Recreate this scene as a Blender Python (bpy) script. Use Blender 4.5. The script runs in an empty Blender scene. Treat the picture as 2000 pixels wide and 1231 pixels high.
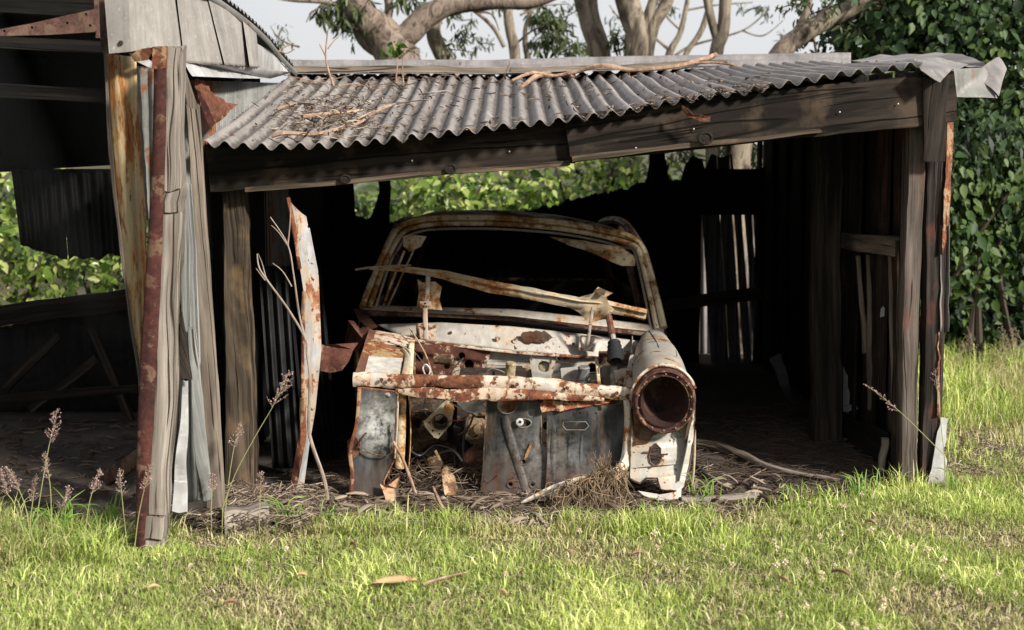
import bpy, bmesh, math, random
import numpy as np
from mathutils import Vector, Matrix, noise
from mathutils.geometry import tessellate_polygon
from mathutils.bvhtree import BVHTree

scene = bpy.context.scene
C = scene.collection
rnd = random.Random(7)
rng = np.random.default_rng(11)
R = math.radians

# ------------------------------------------------------------------ camera
CAM = Vector((0, 0, 1.7)); PITCH = R(7.24); FPX = 2778.0
cd = bpy.data.cameras.new('camera'); cam = bpy.data.objects.new('camera', cd); C.objects.link(cam)
cam.location = CAM; cam.rotation_euler = (R(90) - PITCH, 0, 0)
cd.sensor_width = 36; cd.lens = 50.0; cd.clip_end = 500; cd.clip_start = 0.05
cd.dof.use_dof = True; cd.dof.focus_distance = 6.75; cd.dof.aperture_fstop = 2.6
scene.camera = cam
# ------------------------------------------------------------------ light
SUN_EL, SUN_AZ = 30, 48            # azimuth: degrees to the right of straight behind the camera
w = bpy.data.worlds.new('World'); scene.world = w; w.use_nodes = True
nt = w.node_tree; bg = nt.nodes['Background']
sky = nt.nodes.new('ShaderNodeTexSky'); sky.sky_type = 'NISHITA'; sky.sun_disc = False
sky.sun_elevation = R(SUN_EL); sky.sun_rotation = R(180 - SUN_AZ)
sky.dust_density = 3.0; sky.air_density = 1.0
# thin veil of high cloud in front of the blue
tc = nt.nodes.new('ShaderNodeTexCoord'); cn = nt.nodes.new('ShaderNodeTexNoise')
cn.inputs['Scale'].default_value = 2.2; cn.inputs['Detail'].default_value = 5
nt.links.new(tc.outputs['Generated'], cn.inputs['Vector'])
mr = nt.nodes.new('ShaderNodeMapRange'); mr.inputs[1].default_value = .3; mr.inputs[2].default_value = .7
mr.inputs[3].default_value = .72; mr.inputs[4].default_value = .92
nt.links.new(cn.outputs['Fac'], mr.inputs[0])
mx = nt.nodes.new('ShaderNodeMix'); mx.data_type = 'RGBA'
nt.links.new(mr.outputs[0], mx.inputs[0]); nt.links.new(sky.outputs[0], mx.inputs[6])
mx.inputs[7].default_value = (7.7, 7.7, 7.95, 1)
nt.links.new(mx.outputs[2], bg.inputs['Color']); bg.inputs['Strength'].default_value = 0.072
sl = bpy.data.lights.new('sun', 'SUN'); sl.energy = 5.0; sl.angle = R(6.0); sl.color = (1, .95, .87)
so = bpy.data.objects.new('sun', sl); C.objects.link(so)
sdir = Vector((math.sin(R(SUN_AZ)) * math.cos(R(SUN_EL)), -math.cos(R(SUN_AZ)) * math.cos(R(SUN_EL)), math.sin(R(SUN_EL))))
so.rotation_euler = sdir.to_track_quat('Z', 'Y').to_euler(); so.location = (3, -3, 6)
scene.view_settings.view_transform = 'Standard'; scene.view_settings.look = 'None'
scene.view_settings.exposure = 0.72; scene.view_settings.gamma = 1
scene.cycles.max_bounces = 6; scene.cycles.diffuse_bounces = 3; scene.cycles.transmission_bounces = 4
scene.cycles.caustics_reflective = False; scene.cycles.caustics_refractive = False
scene.cycles.use_denoising = True

# ------------------------------------------------------------------ helpers
cp, sp = math.cos(PITCH), math.sin(PITCH)
def ray(px, py):
    x = (px - 1000) / FPX; y = (615.5 - py) / FPX
    return Vector((x, cp + y * sp, -sp + y * cp))
def P(px, py, Y):
    d = ray(px, py); return CAM + d * (Y / d.y)
def G(px, py, z=0.0):
    d = ray(px, py); return CAM + d * ((z - CAM.z) / d.z)
def PP(lst, Y=None):
    return [P(a[0], a[1], a[2] if len(a) > 2 else Y) for a in lst]

def link(o, parent=None):
    C.objects.link(o)
    if parent is not None:
        o.parent = parent; o.matrix_parent_inverse = Matrix.Translation(-Vector(parent.location))
    return o
def tag(o, label, cat, group=None, kind=None):
    if label: o['label'] = label
    if cat: o['category'] = cat
    if group: o['group'] = group
    if kind: o['kind'] = kind
    return o
def thing(name, label, cat, loc, group=None):
    o = bpy.data.objects.new(name, None); o.empty_display_size = .1; C.objects.link(o)
    o.location = loc
    return tag(o, label, cat, group)
def copy_thing(o, loc, rz=0, sc=1.0, label=None, group=None):
    c = o.copy(); C.objects.link(c); c.location = loc; c.rotation_euler = (0, 0, rz); c.scale = (sc, sc, sc)
    if label: c['label'] = label
    if group: c['group'] = group
    for ch in list(o.children):
        d = ch.copy(); C.objects.link(d); d.parent = c
    return c

class MB:
    def __init__(s): s.v = []; s.f = []; s.uv = []
    def add(s, verts, faces, uvs):
        b = len(s.v); s.v += [tuple(v) for v in verts]
        for f in faces:
            s.f.append(tuple(b + i for i in f)); s.uv += [uvs[i] for i in f]
    def grid(s, fn, nu, nv, lu=1, lv=1, close=False):
        vs, us = [], []
        o = rnd.random() * 9
        for j in range(nv + 1):
            for i in range(nu + 1):
                vs.append(fn(i / nu, j / nv)); us.append((i / nu * lu + o, j / nv * lv + o))
        fs = [(j * (nu + 1) + i, j * (nu + 1) + i + 1, (j + 1) * (nu + 1) + i + 1, (j + 1) * (nu + 1) + i) for j in range(nv) for i in range(nu)]
        s.add(vs, fs, us); return s
    def tube(s, pts, rad, sides=8, flat=1.0, up=None, cap=True, jit=0):
        """sweep; rad number or list; flat = ratio of second axis"""
        pts = [Vector(p) for p in pts]; n = len(pts)
        if not hasattr(rad, '__len__'): rad = [rad] * n
        vs, us = [], []; L = 0; o = rnd.random() * 9
        prev = None
        for i, p in enumerate(pts):
            t = (pts[min(i + 1, n - 1)] - pts[max(i - 1, 0)]).normalized()
            if i: L += (p - pts[i - 1]).length
            ref = up if up is not None else (prev if prev is not None else (Vector((0, 1, 0)) if abs(t.y) < .9 else Vector((1, 0, 0))))
            a = (ref - t * ref.dot(t)).normalized(); b = t.cross(a); prev = a
            r = rad[i]
            for k in range(sides + 1):
                an = 2 * math.pi * (k % sides) / sides
                q = r * (1 + (jit * noise.noise(Vector((p.x * 9 + math.cos(an) * 1.5, p.y * 9 + math.sin(an) * 1.5, p.z * 9))) if jit else 0))
                vs.append(p + a * (math.cos(an) * q * flat) + b * (math.sin(an) * q)); us.append((k / sides * 6.28 * r + o, L + o))
        w_ = sides + 1
        fs = [(i * w_ + k, i * w_ + k + 1, (i + 1) * w_ + k + 1, (i + 1) * w_ + k) for i in range(n - 1) for k in range(sides)]
        if cap:
            fs.append(tuple(range(sides - 1, -1, -1))); fs.append(tuple((n - 1) * w_ + k for k in range(sides)))
        s.add(vs, fs, us); return s
    def board(s, p0, p1, w0, t0, side=(1, 0, 0), w1=None, t1=None, seg=14, jit=.003, ch=.12, mids=None, rag=0.012):
        """rough sawn timber from p0 to p1; width along side, thickness perpendicular"""
        p0, p1 = Vector(p0), Vector(p1); w1 = w1 or w0; t1 = t1 or t0
        ax = (p1 - p0); L = ax.length; ax.normalize(); sd = Vector(side); sd = (sd - ax * sd.dot(ax)).normalized(); th = ax.cross(sd)
        o = rnd.random() * 20; vs, us = [], []
        prof = []
        for (cx, cy) in ((-1, -1), (1, -1), (1, 1), (-1, 1)):
            pass
        prof = [(-1 + ch, -1), (0, -1), (1 - ch, -1), (1, -1 + ch * 1.5), (1, 0), (1, 1 - ch * 1.5), (1 - ch, 1), (0, 1), (-1 + ch, 1), (-1, 1 - ch * 1.5), (-1, 0), (-1, -1 + ch * 1.5)]
        m = len(prof)
        for i in range(seg + 1):
            f = i / seg; c = p0.lerp(p1, f); ww = (w0 + (w1 - w0) * f) / 2; tt = (t0 + (t1 - t0) * f) / 2
            bend = noise.noise(Vector((o, f * 2.5, 0))) * jit * 2
            for k in range(m + 1):
                a, b = prof[k % m]
                n1 = noise.noise(Vector((o + a * 2, f * L * 7, b * 2))) * jit; n2 = noise.noise(Vector((o + a * 2, f * L * 7, b * 2 + 9))) * jit
                e = 0
                if i in (0, seg): e = noise.noise(Vector((a * 3 + o, b * 3, i))) * rag * (1 if i else -1)
                vs.append(c + sd * (a * ww + n1 + bend) + th * (b * tt + n2) + ax * e)
                us.append((k / m * 2 * (ww + tt) * 1.0 + o, f * L + o))
        fs = [(i * (m + 1) + k, i * (m + 1) + k + 1, (i + 1) * (m + 1) + k + 1, (i + 1) * (m + 1) + k) for i in range(seg) for k in range(m)]
        s.add(vs, fs, us)
        for (base, rev) in ((0, True), (seg * (m + 1), False)):
            ring = [vs[base + k] for k in range(m)]; fu = [(k * .01 + o, o) for k in range(m)]
            s.add(ring, [tuple(range(m - 1, -1, -1)) if rev else tuple(range(m))], fu)
        return s
    def box(s, c, d, rot=None, ch=0.0):
        c = Vector(c); hx, hy, hz = d[0] / 2, d[1] / 2, d[2] / 2
        vs = [Vector((x, y, z)) for x in (-hx, hx) for y in (-hy, hy) for z in (-hz, hz)]
        if rot: vs = [rot @ v for v in vs]
        vs = [v + c for v in vs]
        s.add(vs, [(0, 1, 3, 2), (4, 6, 7, 5), (0, 4, 5, 1), (2, 3, 7, 6), (0, 2, 6, 4), (1, 5, 7, 3)], [(v.x + v.y, v.z) for v in vs]); return s
    def lathe(s, c, axis, prof, n=28, squash=1.0):
        c = Vector(c); axis = Vector(axis).normalized(); a = axis.cross(Vector((0, 0, 1)) if abs(axis.z) < .9 else Vector((1, 0, 0))).normalized(); b = axis.cross(a)
        vs = []; us = []
        for (h, r) in prof:
            for k in range(n + 1):
                an = 2 * math.pi * k / n
                vs.append(c + axis * h + a * (r * math.cos(an)) + b * (r * math.sin(an) * squash)); us.append((k / n, h))
        fs = [(i * (n + 1) + k, i * (n + 1) + k + 1, (i + 1) * (n + 1) + k + 1, (i + 1) * (n + 1) + k) for i in range(len(prof) - 1) for k in range(n)]
        s.add(vs, fs, us); return s
    def plate(s, outer, holes=(), thick=.004, nrm=None, sub=0, dent=0, dsc=6):
        """flat polygon (3D points) with holes, given thickness away from the camera"""
        loops = [[Vector(p) for p in outer]] + [[Vector(p) for p in h] for h in holes]
        tris = tessellate_polygon(loops); allp = [p for l in loops for p in l]
        if nrm is None:
            nrm = Vector((0, 0, 0)); l = loops[0]
            for i in range(len(l)): nrm += l[i].cross(l[(i + 1) % len(l)])
            nrm.normalize()
        nrm = Vector(nrm)
        if nrm.y > 0: nrm = -nrm
        bm = bmesh.new(); bv = [bm.verts.new(p) for p in allp]
        for t in tris:
            try: bm.faces.new([bv[i] for i in t])
            except Exception: pass
        if sub:
            for _ in range(sub):
                ed = [e for e in bm.edges if e.calc_length() > .03]
                if not ed: break
                bmesh.ops.subdivide_edges(bm, edges=ed, cuts=1, use_grid_fill=False)
                bmesh.ops.triangulate(bm, faces=bm.faces[:])
            for v in bm.verts:
                v.co += nrm * (noise.noise(v.co * dsc + Vector((s_off[0], 3, 7))) * dent)
        bm.normal_update()
        bm.verts.ensure_lookup_table(); bm.verts.index_update()
        vs = [v.co.copy() for v in bm.verts]; n = len(vs); fs = []
        for f in bm.faces:
            ids = [v.index for v in f.verts]
            if f.normal.dot(nrm) < 0: ids.reverse()
            fs.append(tuple(ids)); fs.append(tuple(n + i for i in reversed(ids)))
        vs2 = vs + [v - nrm * thick for v in vs]
        for e in bm.edges:
            if len(e.link_faces) == 1:
                a, b = e.verts[0].index, e.verts[1].index; fs.append((a, b, n + b, n + a))
        bm.free()
        s.add(vs2, fs, [(v.x + v.y, v.z) for v in vs2]); return s
    def build(s, name, mat, parent=None, smooth=True, solid=0, ang=40):
        me = bpy.data.meshes.new(name); me.from_pydata(s.v, [], s.f)
        ul = me.uv_layers.new(name='UVMap'); ul.data.foreach_set('uv', [c for u in s.uv for c in u])
        me.materials.append(mat)
        o = bpy.data.objects.new(name, me)
        bm = bmesh.new(); bm.from_mesh(me); bmesh.ops.remove_doubles(bm, verts=bm.verts, dist=.00005); bmesh.ops.recalc_face_normals(bm, faces=bm.faces); bm.to_mesh(me); bm.free()
        if smooth:
            me.polygons.foreach_set('use_smooth', [True] * len(me.polygons)); me.set_sharp_from_angle(angle=R(ang))
        if solid:
            m = o.modifiers.new('t', 'SOLIDIFY'); m.thickness = solid; m.offset = 0
        link(o, parent); return o
s_off = [0.0]

def circ(cx, cy, rx, ry=None, n=18, Y=6.5, rot=0):
    ry = ry or rx; o = []
    for k in range(n):
        a = 2 * math.pi * k / n; x, y = rx * math.cos(a), ry * math.sin(a)
        o.append(P(cx + x * math.cos(rot) - y * math.sin(rot), cy + x * math.sin(rot) + y * math.cos(rot), Y))
    return o
def smooth_path(pts, n=8):
    pts = [Vector(p) for p in pts]; out = []
    for i in range(len(pts) - 1):
        p0 = pts[max(i - 1, 0)]; p1 = pts[i]; p2 = pts[i + 1]; p3 = pts[min(i + 2, len(pts) - 1)]
        for k in range(n):
            t = k / n
            out.append(.5 * ((2 * p1) + (p2 - p0) * t + (2 * p0 - 5 * p1 + 4 * p2 - p3) * t * t + (3 * p1 - p0 - 3 * p2 + p3) * t ** 3))
    out.append(pts[-1]); return out
def lerp_list(l, n):
    out = []
    for i in range(n):
        f = i / (n - 1) * (len(l) - 1); k = min(int(f), len(l) - 2); out.append(l[k] + (l[k + 1] - l[k]) * (f - k))
    return out
def rugged(pts, amp=6, step=12, seed=0):
    """break straight edges of a pixel outline into an uneven torn line"""
    out = []; r = random.Random(seed)
    for i in range(len(pts)):
        a = pts[i]; b = pts[(i + 1) % len(pts)]; d = math.hypot(b[0] - a[0], b[1] - a[1]); n = max(1, int(d / step))
        for k in range(n):
            t = k / n; j = 0 if k == 0 else amp
            out.append(tuple(a[q] + (b[q] - a[q]) * t + (r.uniform(-j, j) if q < 2 else 0) for q in range(len(a))))
    return out

# ------------------------------------------------------------------ materials
class NT:
    def __init__(s, name):
        s.m = bpy.data.materials.new(name); s.m.use_nodes = True; s.t = s.m.node_tree
        s.b = s.t.nodes['Principled BSDF']; s.b.inputs['Specular IOR Level'].default_value = .3
    def n(s, typ, **k):
        x = s.t.nodes.new(typ)
        for a, b in k.items(): setattr(x, a, b)
        return x
    def L(s, a, b): s.t.links.new(a, b)
    def co(s, kind='Object', sc=(1, 1, 1), rnd_off=True):
        t = s.n('ShaderNodeTexCoord'); m = s.n('ShaderNodeMapping'); m.inputs['Scale'].default_value = sc
        s.L(t.outputs[kind], m.inputs['Vector']); return m.outputs[0]
    def noise(s, vec, sc, det=6, ro=.6, dist=0):
        x = s.n('ShaderNodeTexNoise'); s.L(vec, x.inputs['Vector']); x.inputs['Scale'].default_value = sc; x.inputs['Detail'].default_value = det
        x.inputs['Roughness'].default_value = ro; x.inputs['Distortion'].default_value = dist; return x.outputs['Fac']
    def ramp(s, f, stops, interp='LINEAR'):
        x = s.n('ShaderNodeValToRGB'); s.L(f, x.inputs[0]); e = x.color_ramp; e.interpolation = interp
        while len(e.elements) < len(stops): e.elements.new(.5)
        for el, (p, c) in zip(e.elements, stops):
            el.position = p; el.color = (*c, 1) if hasattr(c, '__len__') else (c, c, c, 1)
        return x.outputs[0]
    def mix(s, f, a, b, mode='MIX'):
        x = s.n('ShaderNodeMix'); x.data_type = 'RGBA'; x.blend_type = mode
        for i, v in ((0, f), (6, a), (7, b)):
            if hasattr(v, 'is_output') or isinstance(v, bpy.types.NodeSocket): s.L(v, x.inputs[i])
            elif i == 0: x.inputs[0].default_value = v
            else: x.inputs[i].default_value = (*v, 1)
        return x.outputs[2]
    def math(s, op, a, b=0):
        x = s.n('ShaderNodeMath', operation=op)
        for i, v in ((0, a), (1, b)):
            if isinstance(v, bpy.types.NodeSocket): s.L(v, x.inputs[i])
            else: x.inputs[i].default_value = v
        return x.outputs[0]
    def bump(s, h, st=.3, dist=.01):
        x = s.n('ShaderNodeBump'); x.inputs['Strength'].default_value = st; x.inputs['Distance'].default_value = dist
        s.L(h, x.inputs['Height']); s.L(x.outputs[0], s.b.inputs['Normal'])
    def done(s, col, rough=.8, metal=0):
        if isinstance(col, bpy.types.NodeSocket): s.L(col, s.b.inputs['Base Color'])
        else: s.b.inputs['Base Color'].default_value = (*col, 1)
        if isinstance(rough, bpy.types.NodeSocket): s.L(rough, s.b.inputs['Roughness'])
        else: s.b.inputs['Roughness'].default_value = rough
        s.b.inputs['Metallic'].default_value = metal; return s.m

def m_wood(name, light, dark, crack=(.02, .015, .01), contrast=.5, tint=None):
    s = NT(name); s.b.inputs['Specular IOR Level'].default_value = .12; uv = s.co('UV', (130, 1.6, 1)); uv2 = s.co('UV', (38, .8, 1)); uv3 = s.co('UV', (9, 2, 1)); uv4 = s.co('UV', (150, 1.5, 1))
    g = s.math('ADD', s.math('MULTIPLY', s.noise(uv, 1, 6, .7, .08), .55), s.math('MULTIPLY', s.noise(s.co('UV', (60, .7, 1)), 1, 5, .65, .08), .45)); big = s.noise(uv2, 1, 5, .6, .15); bl = s.noise(uv3, 1, 5, .6); cr = s.noise(uv4, 1, 2, .5, .15)
    c = s.ramp(g, [(.5 - contrast * .20, dark), (.5 + contrast * .16, light)])
    c = s.mix(s.ramp(big, [(.40, .75), (.56, 0.0)]), c, tuple(x * .8 for x in dark), 'MIX')
    c = s.mix(.55, c, s.ramp(bl, [(.3, .45), (.7, 1.0)]), 'MULTIPLY')
    if tint: c = s.mix(s.ramp(s.noise(uv3, 2.2, 4, .6), [(.52, 0.), (.66, .55)]), c, tint)
    ck = s.ramp(cr, [(.33, .9), (.37, 0.)])
    sp2 = s.math('ABSOLUTE', s.math('SUBTRACT', s.noise(s.co('UV', (30, .22, 1)), 1, 2, .5, .05), .5)); ck = s.math('MAXIMUM', ck, s.ramp(sp2, [(.004, .85), (.014, 0.)]))
    c = s.mix(ck, c, crack)
    h = s.math('SUBTRACT', s.math('ADD', g, s.math('MULTIPLY', big, .6)), s.math('MULTIPLY', ck, 1.2))
    s.bump(h, .7, .006); return s.done(c, .88)
def m_paint(name, paint0, rust=(.08, .030, .015), rust2=(.30, .125, .04), amount=.5, sc=5, streak=.4, rough=.5, edge=.035, seed=0., pits=.36, vs=1, hl=.5):
    paint = tuple(x * .80 for x in paint0)
    s = NT(name); o = s.co('Object'); mp = s.n('ShaderNodeMapping'); s.L(o, mp.inputs[0]); mp.inputs['Location'].default_value = (seed, seed * 1.7, seed * .6); mp.inputs['Scale'].default_value = (1, 1, vs); o = mp.outputs[0]
    st = s.n('ShaderNodeMapping'); s.L(o, st.inputs[0]); st.inputs['Scale'].default_value = (1, 1, .22)
    n1 = s.noise(o, sc, 10, .68, .3); n2 = s.noise(o, 45, 6, .7); n3 = s.noise(o, 38, 4, .55); n4 = s.noise(st.outputs[0], 26, 6, .7)
    n5 = s.noise(o, 3.1, 5, .6)
    nm = s.noise(o, sc * 4.3, 8, .7); big_ = s.noise(o, 1.7, 4, .6)
    n1 = s.math('ADD', n1, s.math('MULTIPLY', s.math('SUBTRACT', nm, .5), .42))
    mask = s.ramp(n1, [(1 - amount - edge * .6, 0.), (1 - amount + edge * .6, 1.)])
    pit = s.ramp(n3, [(pits - .04, 1.), (pits, 0.)])
    halo = s.ramp(n1, [(1 - amount - .11, 0.), (1 - amount, 1.)])
    rc = s.ramp(n2, [(.35, rust), (.5, tuple((a + b) / 2 for a, b in zip(rust, rust2))), (.68, rust2)])
    rc = s.mix(s.ramp(n5, [(.4, 0.), (.7, .7)]), rc, tuple(x * .45 for x in rust))
    pc = s.mix(s.ramp(n4, [(.42, streak), (.62, 0.)]), paint, (.16, .11, .07))
    pc = s.mix(s.ramp(nm, [(.40, .45), (.58, 0.)]), pc, tuple(x * .55 for x in paint))
    pc = s.mix(s.math('MULTIPLY', halo, hl), pc, (.44, .25, .09))
    c = s.mix(mask, pc, rc); c = s.mix(pit, c, (.05, .02, .012))
    s.bump(s.math('SUBTRACT', s.math('MULTIPLY', n2, s.math('ADD', mask, .15)), s.math('MULTIPLY', mask, .8)), .6, .004)
    ro = s.ramp(mask, [(0, rough), (1, .92)]); return s.done(c, ro)
def m_galv(name, base, dark, rust=(.13, .05, .02), rust_amt=.0, streak=1.0, rough=.55, metal=.25, lichen=False):
    s = NT(name); s.b.inputs['Specular IOR Level'].default_value = .3 if base[0] > .1 else .08; uv = s.co('UV', (9, .7, 1)); uv2 = s.co('UV', (4, 4, 1)); uv3 = s.co('UV', (60, 7, 1)); uv4 = s.co('UV', (1.6, 1.1, 1))
    a = s.noise(uv, 1, 8, .65, .4); b = s.noise(uv2, 1, 8, .7); c_ = s.noise(uv3, 1, 6, .75); d = s.noise(uv4, 1, 6, .65, .5)
    c = s.ramp(s.math('ADD', s.math('MULTIPLY', a, .5), s.math('MULTIPLY', b, .5)), [(.36, dark), (.62, base)])
    c = s.mix(.5, c, s.ramp(c_, [(.3, .45), (.65, 1.0)]), 'MULTIPLY')
    c = s.mix(s.ramp(s.noise(uv2, 9, 4, .6), [(.6, 0.), (.72, .5)]), c, tuple(min(1, x * 1.5) for x in base))
    if rust_amt:
        m = s.ramp(s.math('ADD', s.math('MULTIPLY', d, .7), s.math('MULTIPLY', b, .3)), [(.68 - rust_amt * .4, 0.), (.72 - rust_amt * .4, 1.)])
        c = s.mix(m, c, s.mix(c_, rust, tuple(x * 1.5 for x in rust)))
    s.bump(s.math('ADD', b, c_), .35, .003); return s.done(c, rough, metal)
def m_leaf(name, cols, trans=.35, rough=.45):
    s = NT(name); at = s.n('ShaderNodeAttribute', attribute_name='tint'); sx = s.n('ShaderNodeSeparateColor'); s.L(at.outputs['Color'], sx.inputs[0])
    n = len(cols); c = s.ramp(sx.outputs[0], [(i / (n - 1), x) for i, x in enumerate(cols)])
    s.done(c, rough); tr = s.n('ShaderNodeBsdfTranslucent'); s.L(s.mix(.5, c, (.9, 1, .25), 'MULTIPLY'), tr.inputs['Color'])
    ms = s.n('ShaderNodeMixShader'); ms.inputs[0].default_value = trans; s.L(s.b.outputs[0], ms.inputs[1]); s.L(tr.outputs[0], ms.inputs[2])
    s.L(ms.outputs[0], s.t.nodes['Material Output'].inputs['Surface']); return s.m
def m_bark(name, cols, sc=4):
    s = NT(name); o = s.co('Object', (1, 1, .35)); a = s.noise(o, sc * 1.6, 7, .65, 1.2); b = s.noise(o, 30, 6, .7)
    n = len(cols); c = s.ramp(a, [(.34 + .3 * i / (n - 1), x) for i, x in enumerate(cols)])
    c = s.mix(.4, c, s.ramp(b, [(.3, .4), (.7, 1.)]), 'MULTIPLY'); s.bump(s.math('ADD', a, b), .5, .01); return s.done(c, .85)

W_GREY = m_wood('weathered_grey_wood', (.42, .37, .32), (.17, .14, .115), contrast=.55)
W_GREY2 = m_wood('weathered_brown_grey_wood', (.33, .275, .22), (.12, .095, .075), contrast=.6)
W_PALE = m_wood('pale_bluish_board', (.38, .38, .36), (.17, .17, .16), contrast=.4)
W_BROWN = m_wood('rough_brown_post_wood', (.13, .10, .07), (.035, .026, .02), tint=(.18, .115, .06))
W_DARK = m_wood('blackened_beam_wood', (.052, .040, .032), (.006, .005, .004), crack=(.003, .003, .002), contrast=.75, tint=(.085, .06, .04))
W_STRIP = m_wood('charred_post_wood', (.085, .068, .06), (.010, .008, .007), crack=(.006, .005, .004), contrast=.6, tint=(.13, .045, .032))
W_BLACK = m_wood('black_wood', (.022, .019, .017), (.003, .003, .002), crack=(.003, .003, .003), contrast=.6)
W_DIM = m_wood('dim_brown_wood', (.065, .052, .043), (.012, .010, .008), contrast=.6)
IRON_RED = m_paint('red_rusted_iron', (.095, .036, .03), (.028, .010, .010), (.10, .03, .020), amount=.55, sc=4, streak=.8, rough=.6, seed=3, hl=.1)
IRON_BRN = m_paint('pinkish_rusted_iron', (.15, .085, .07), (.06, .03, .025), (.2, .1, .075), amount=.5, sc=8, streak=.6, rough=.75, seed=8, hl=.08)
SHEET_YEL = m_paint('yellow_rust_streaked_sheet', (.62, .52, .30), (.10, .030, .012), (.36, .15, .04), amount=.47, sc=11, streak=.9, rough=.5, edge=.06, seed=5, vs=.22)
GALV_W = m_galv('white_weathered_sheet', (.39, .365, .335), (.21, .195, .175), rust_amt=.12, metal=.0, rough=.6)
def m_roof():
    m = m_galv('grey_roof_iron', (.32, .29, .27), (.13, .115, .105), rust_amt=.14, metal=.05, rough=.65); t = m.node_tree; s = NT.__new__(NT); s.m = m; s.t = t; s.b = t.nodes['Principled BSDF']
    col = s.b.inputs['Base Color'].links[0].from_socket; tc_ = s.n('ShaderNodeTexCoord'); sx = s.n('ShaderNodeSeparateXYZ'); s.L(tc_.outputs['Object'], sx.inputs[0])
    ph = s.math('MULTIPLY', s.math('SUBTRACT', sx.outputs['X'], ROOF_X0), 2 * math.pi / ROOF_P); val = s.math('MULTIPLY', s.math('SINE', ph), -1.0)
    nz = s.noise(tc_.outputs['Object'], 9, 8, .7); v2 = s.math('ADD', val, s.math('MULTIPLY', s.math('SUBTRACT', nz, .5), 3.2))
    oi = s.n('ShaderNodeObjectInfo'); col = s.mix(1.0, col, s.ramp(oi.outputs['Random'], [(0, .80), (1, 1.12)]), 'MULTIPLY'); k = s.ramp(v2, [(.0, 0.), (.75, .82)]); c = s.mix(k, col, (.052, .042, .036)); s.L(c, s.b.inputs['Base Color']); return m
ROOF_P = .0805; ROOF_X0 = P(392, 285, 6.20).x
GALV_ROOF0 = m_galv('grey_roof_iron', (.30, .275, .26), (.085, .075, .070), rust_amt=.10, metal=.08, rough=.62)
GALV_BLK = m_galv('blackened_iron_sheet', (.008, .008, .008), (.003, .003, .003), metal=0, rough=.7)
GALV_BLK2 = m_galv('dark_grey_iron_sheet', (.026, .026, .026), (.006, .006, .006), rust_amt=.0, metal=0, rough=.5)  # plain near-black grey, mostly for inner and hanging sheets
GALV_BLK3 = m_galv('lit_rib_iron_sheet', (.11, .11, .11), (.04, .04, .04), rust_amt=.1, metal=0, rough=.6)  # lighter copy of the black iron, painting in light on the ribs
GALV_BRT = m_galv('bright_zinc_sheet', (.55, .545, .54), (.27, .26, .25), rust_amt=.18, metal=.15, rough=.5)
GALV_OLD = m_galv('aged_zinc_sheet', (.24, .24, .225), (.10, .095, .085), rust_amt=.35, metal=.1, rough=.55)
FLASH = m_galv('lilac_grey_flashing', (.27, .25, .245), (.11, .10, .095), rust_amt=.06, metal=.05, rough=.6)
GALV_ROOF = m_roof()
RUSTSHEET = m_paint('orange_rust_sheet', (.34, .22, .16), (.07, .026, .016), (.24, .085, .04), amount=.55, sc=7, seed=2)
PAINT = m_paint('cream_car_paint', (.54, .50, .44), amount=.42, sc=4.2, seed=1)
PAINT_CLEAN = m_paint('cream_car_paint_clean', (.53, .50, .45), amount=.37, sc=4.5, seed=4.4, streak=.3)
OIL = m_paint('black_oily_iron', (.035, .03, .027), (.012, .009, .008), (.04, .022, .014), amount=.5, sc=9, seed=6.6, rough=.5, hl=.05)
PAINT_FEND = m_paint('fender_paint', (.50, .485, .44), amount=.36, sc=4.5, seed=7.2, streak=.25, rough=.4)
PAINT_RUSTY = m_paint('rust_eaten_paint', (.74, .67, .60), (.060, .024, .016), (.28, .10, .04), amount=.485, sc=7, seed=2.2, edge=.05)
PAINT_BAR = m_paint('ochre_rusted_bar_paint', (.58, .50, .36), (.07, .025, .012), (.38, .17, .05), amount=.45, sc=5, seed=9.4, edge=.08)
PAINT_FRAME = m_paint('frame_rust', (.95, .82, .58), (.10, .042, .016), (.50, .26, .075), amount=.48, sc=6, seed=6.1, edge=.07)
PAINT_RED = m_paint('dull_red_rust_panel', (.17, .07, .055), (.06, .024, .019), (.19, .065, .04), amount=.5, sc=5, seed=4.9, hl=.12)
DARKRUST = m_paint('dark_brown_rust', (.06, .035, .025), (.03, .012, .008), (.11, .04, .018), amount=.5, sc=9, seed=3.7, hl=.08)
ROOFSHELL = m_paint('sooty_roof_paint', (.07, .062, .05), (.04, .022, .014), (.12, .06, .025), amount=.5, sc=3, seed=2.9)
GRIME = m_paint('oily_engine_iron', (.14, .13, .115), (.022, .017, .014), (.10, .06, .03), amount=.55, sc=9, seed=6.6, rough=.5)
ALLOY = m_paint('corroded_alloy', (.45, .42, .30), (.16, .13, .08), (.30, .24, .13), amount=.45, sc=16, seed=1.3, rough=.5)
RUBBER = NT('black_rubber').done((.03, .03, .032), .4)
BLACKHOLE = NT('opening_black').done((.006, .005, .005), .95)  # near-black standing in for the darkness in openings and the cabin
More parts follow.
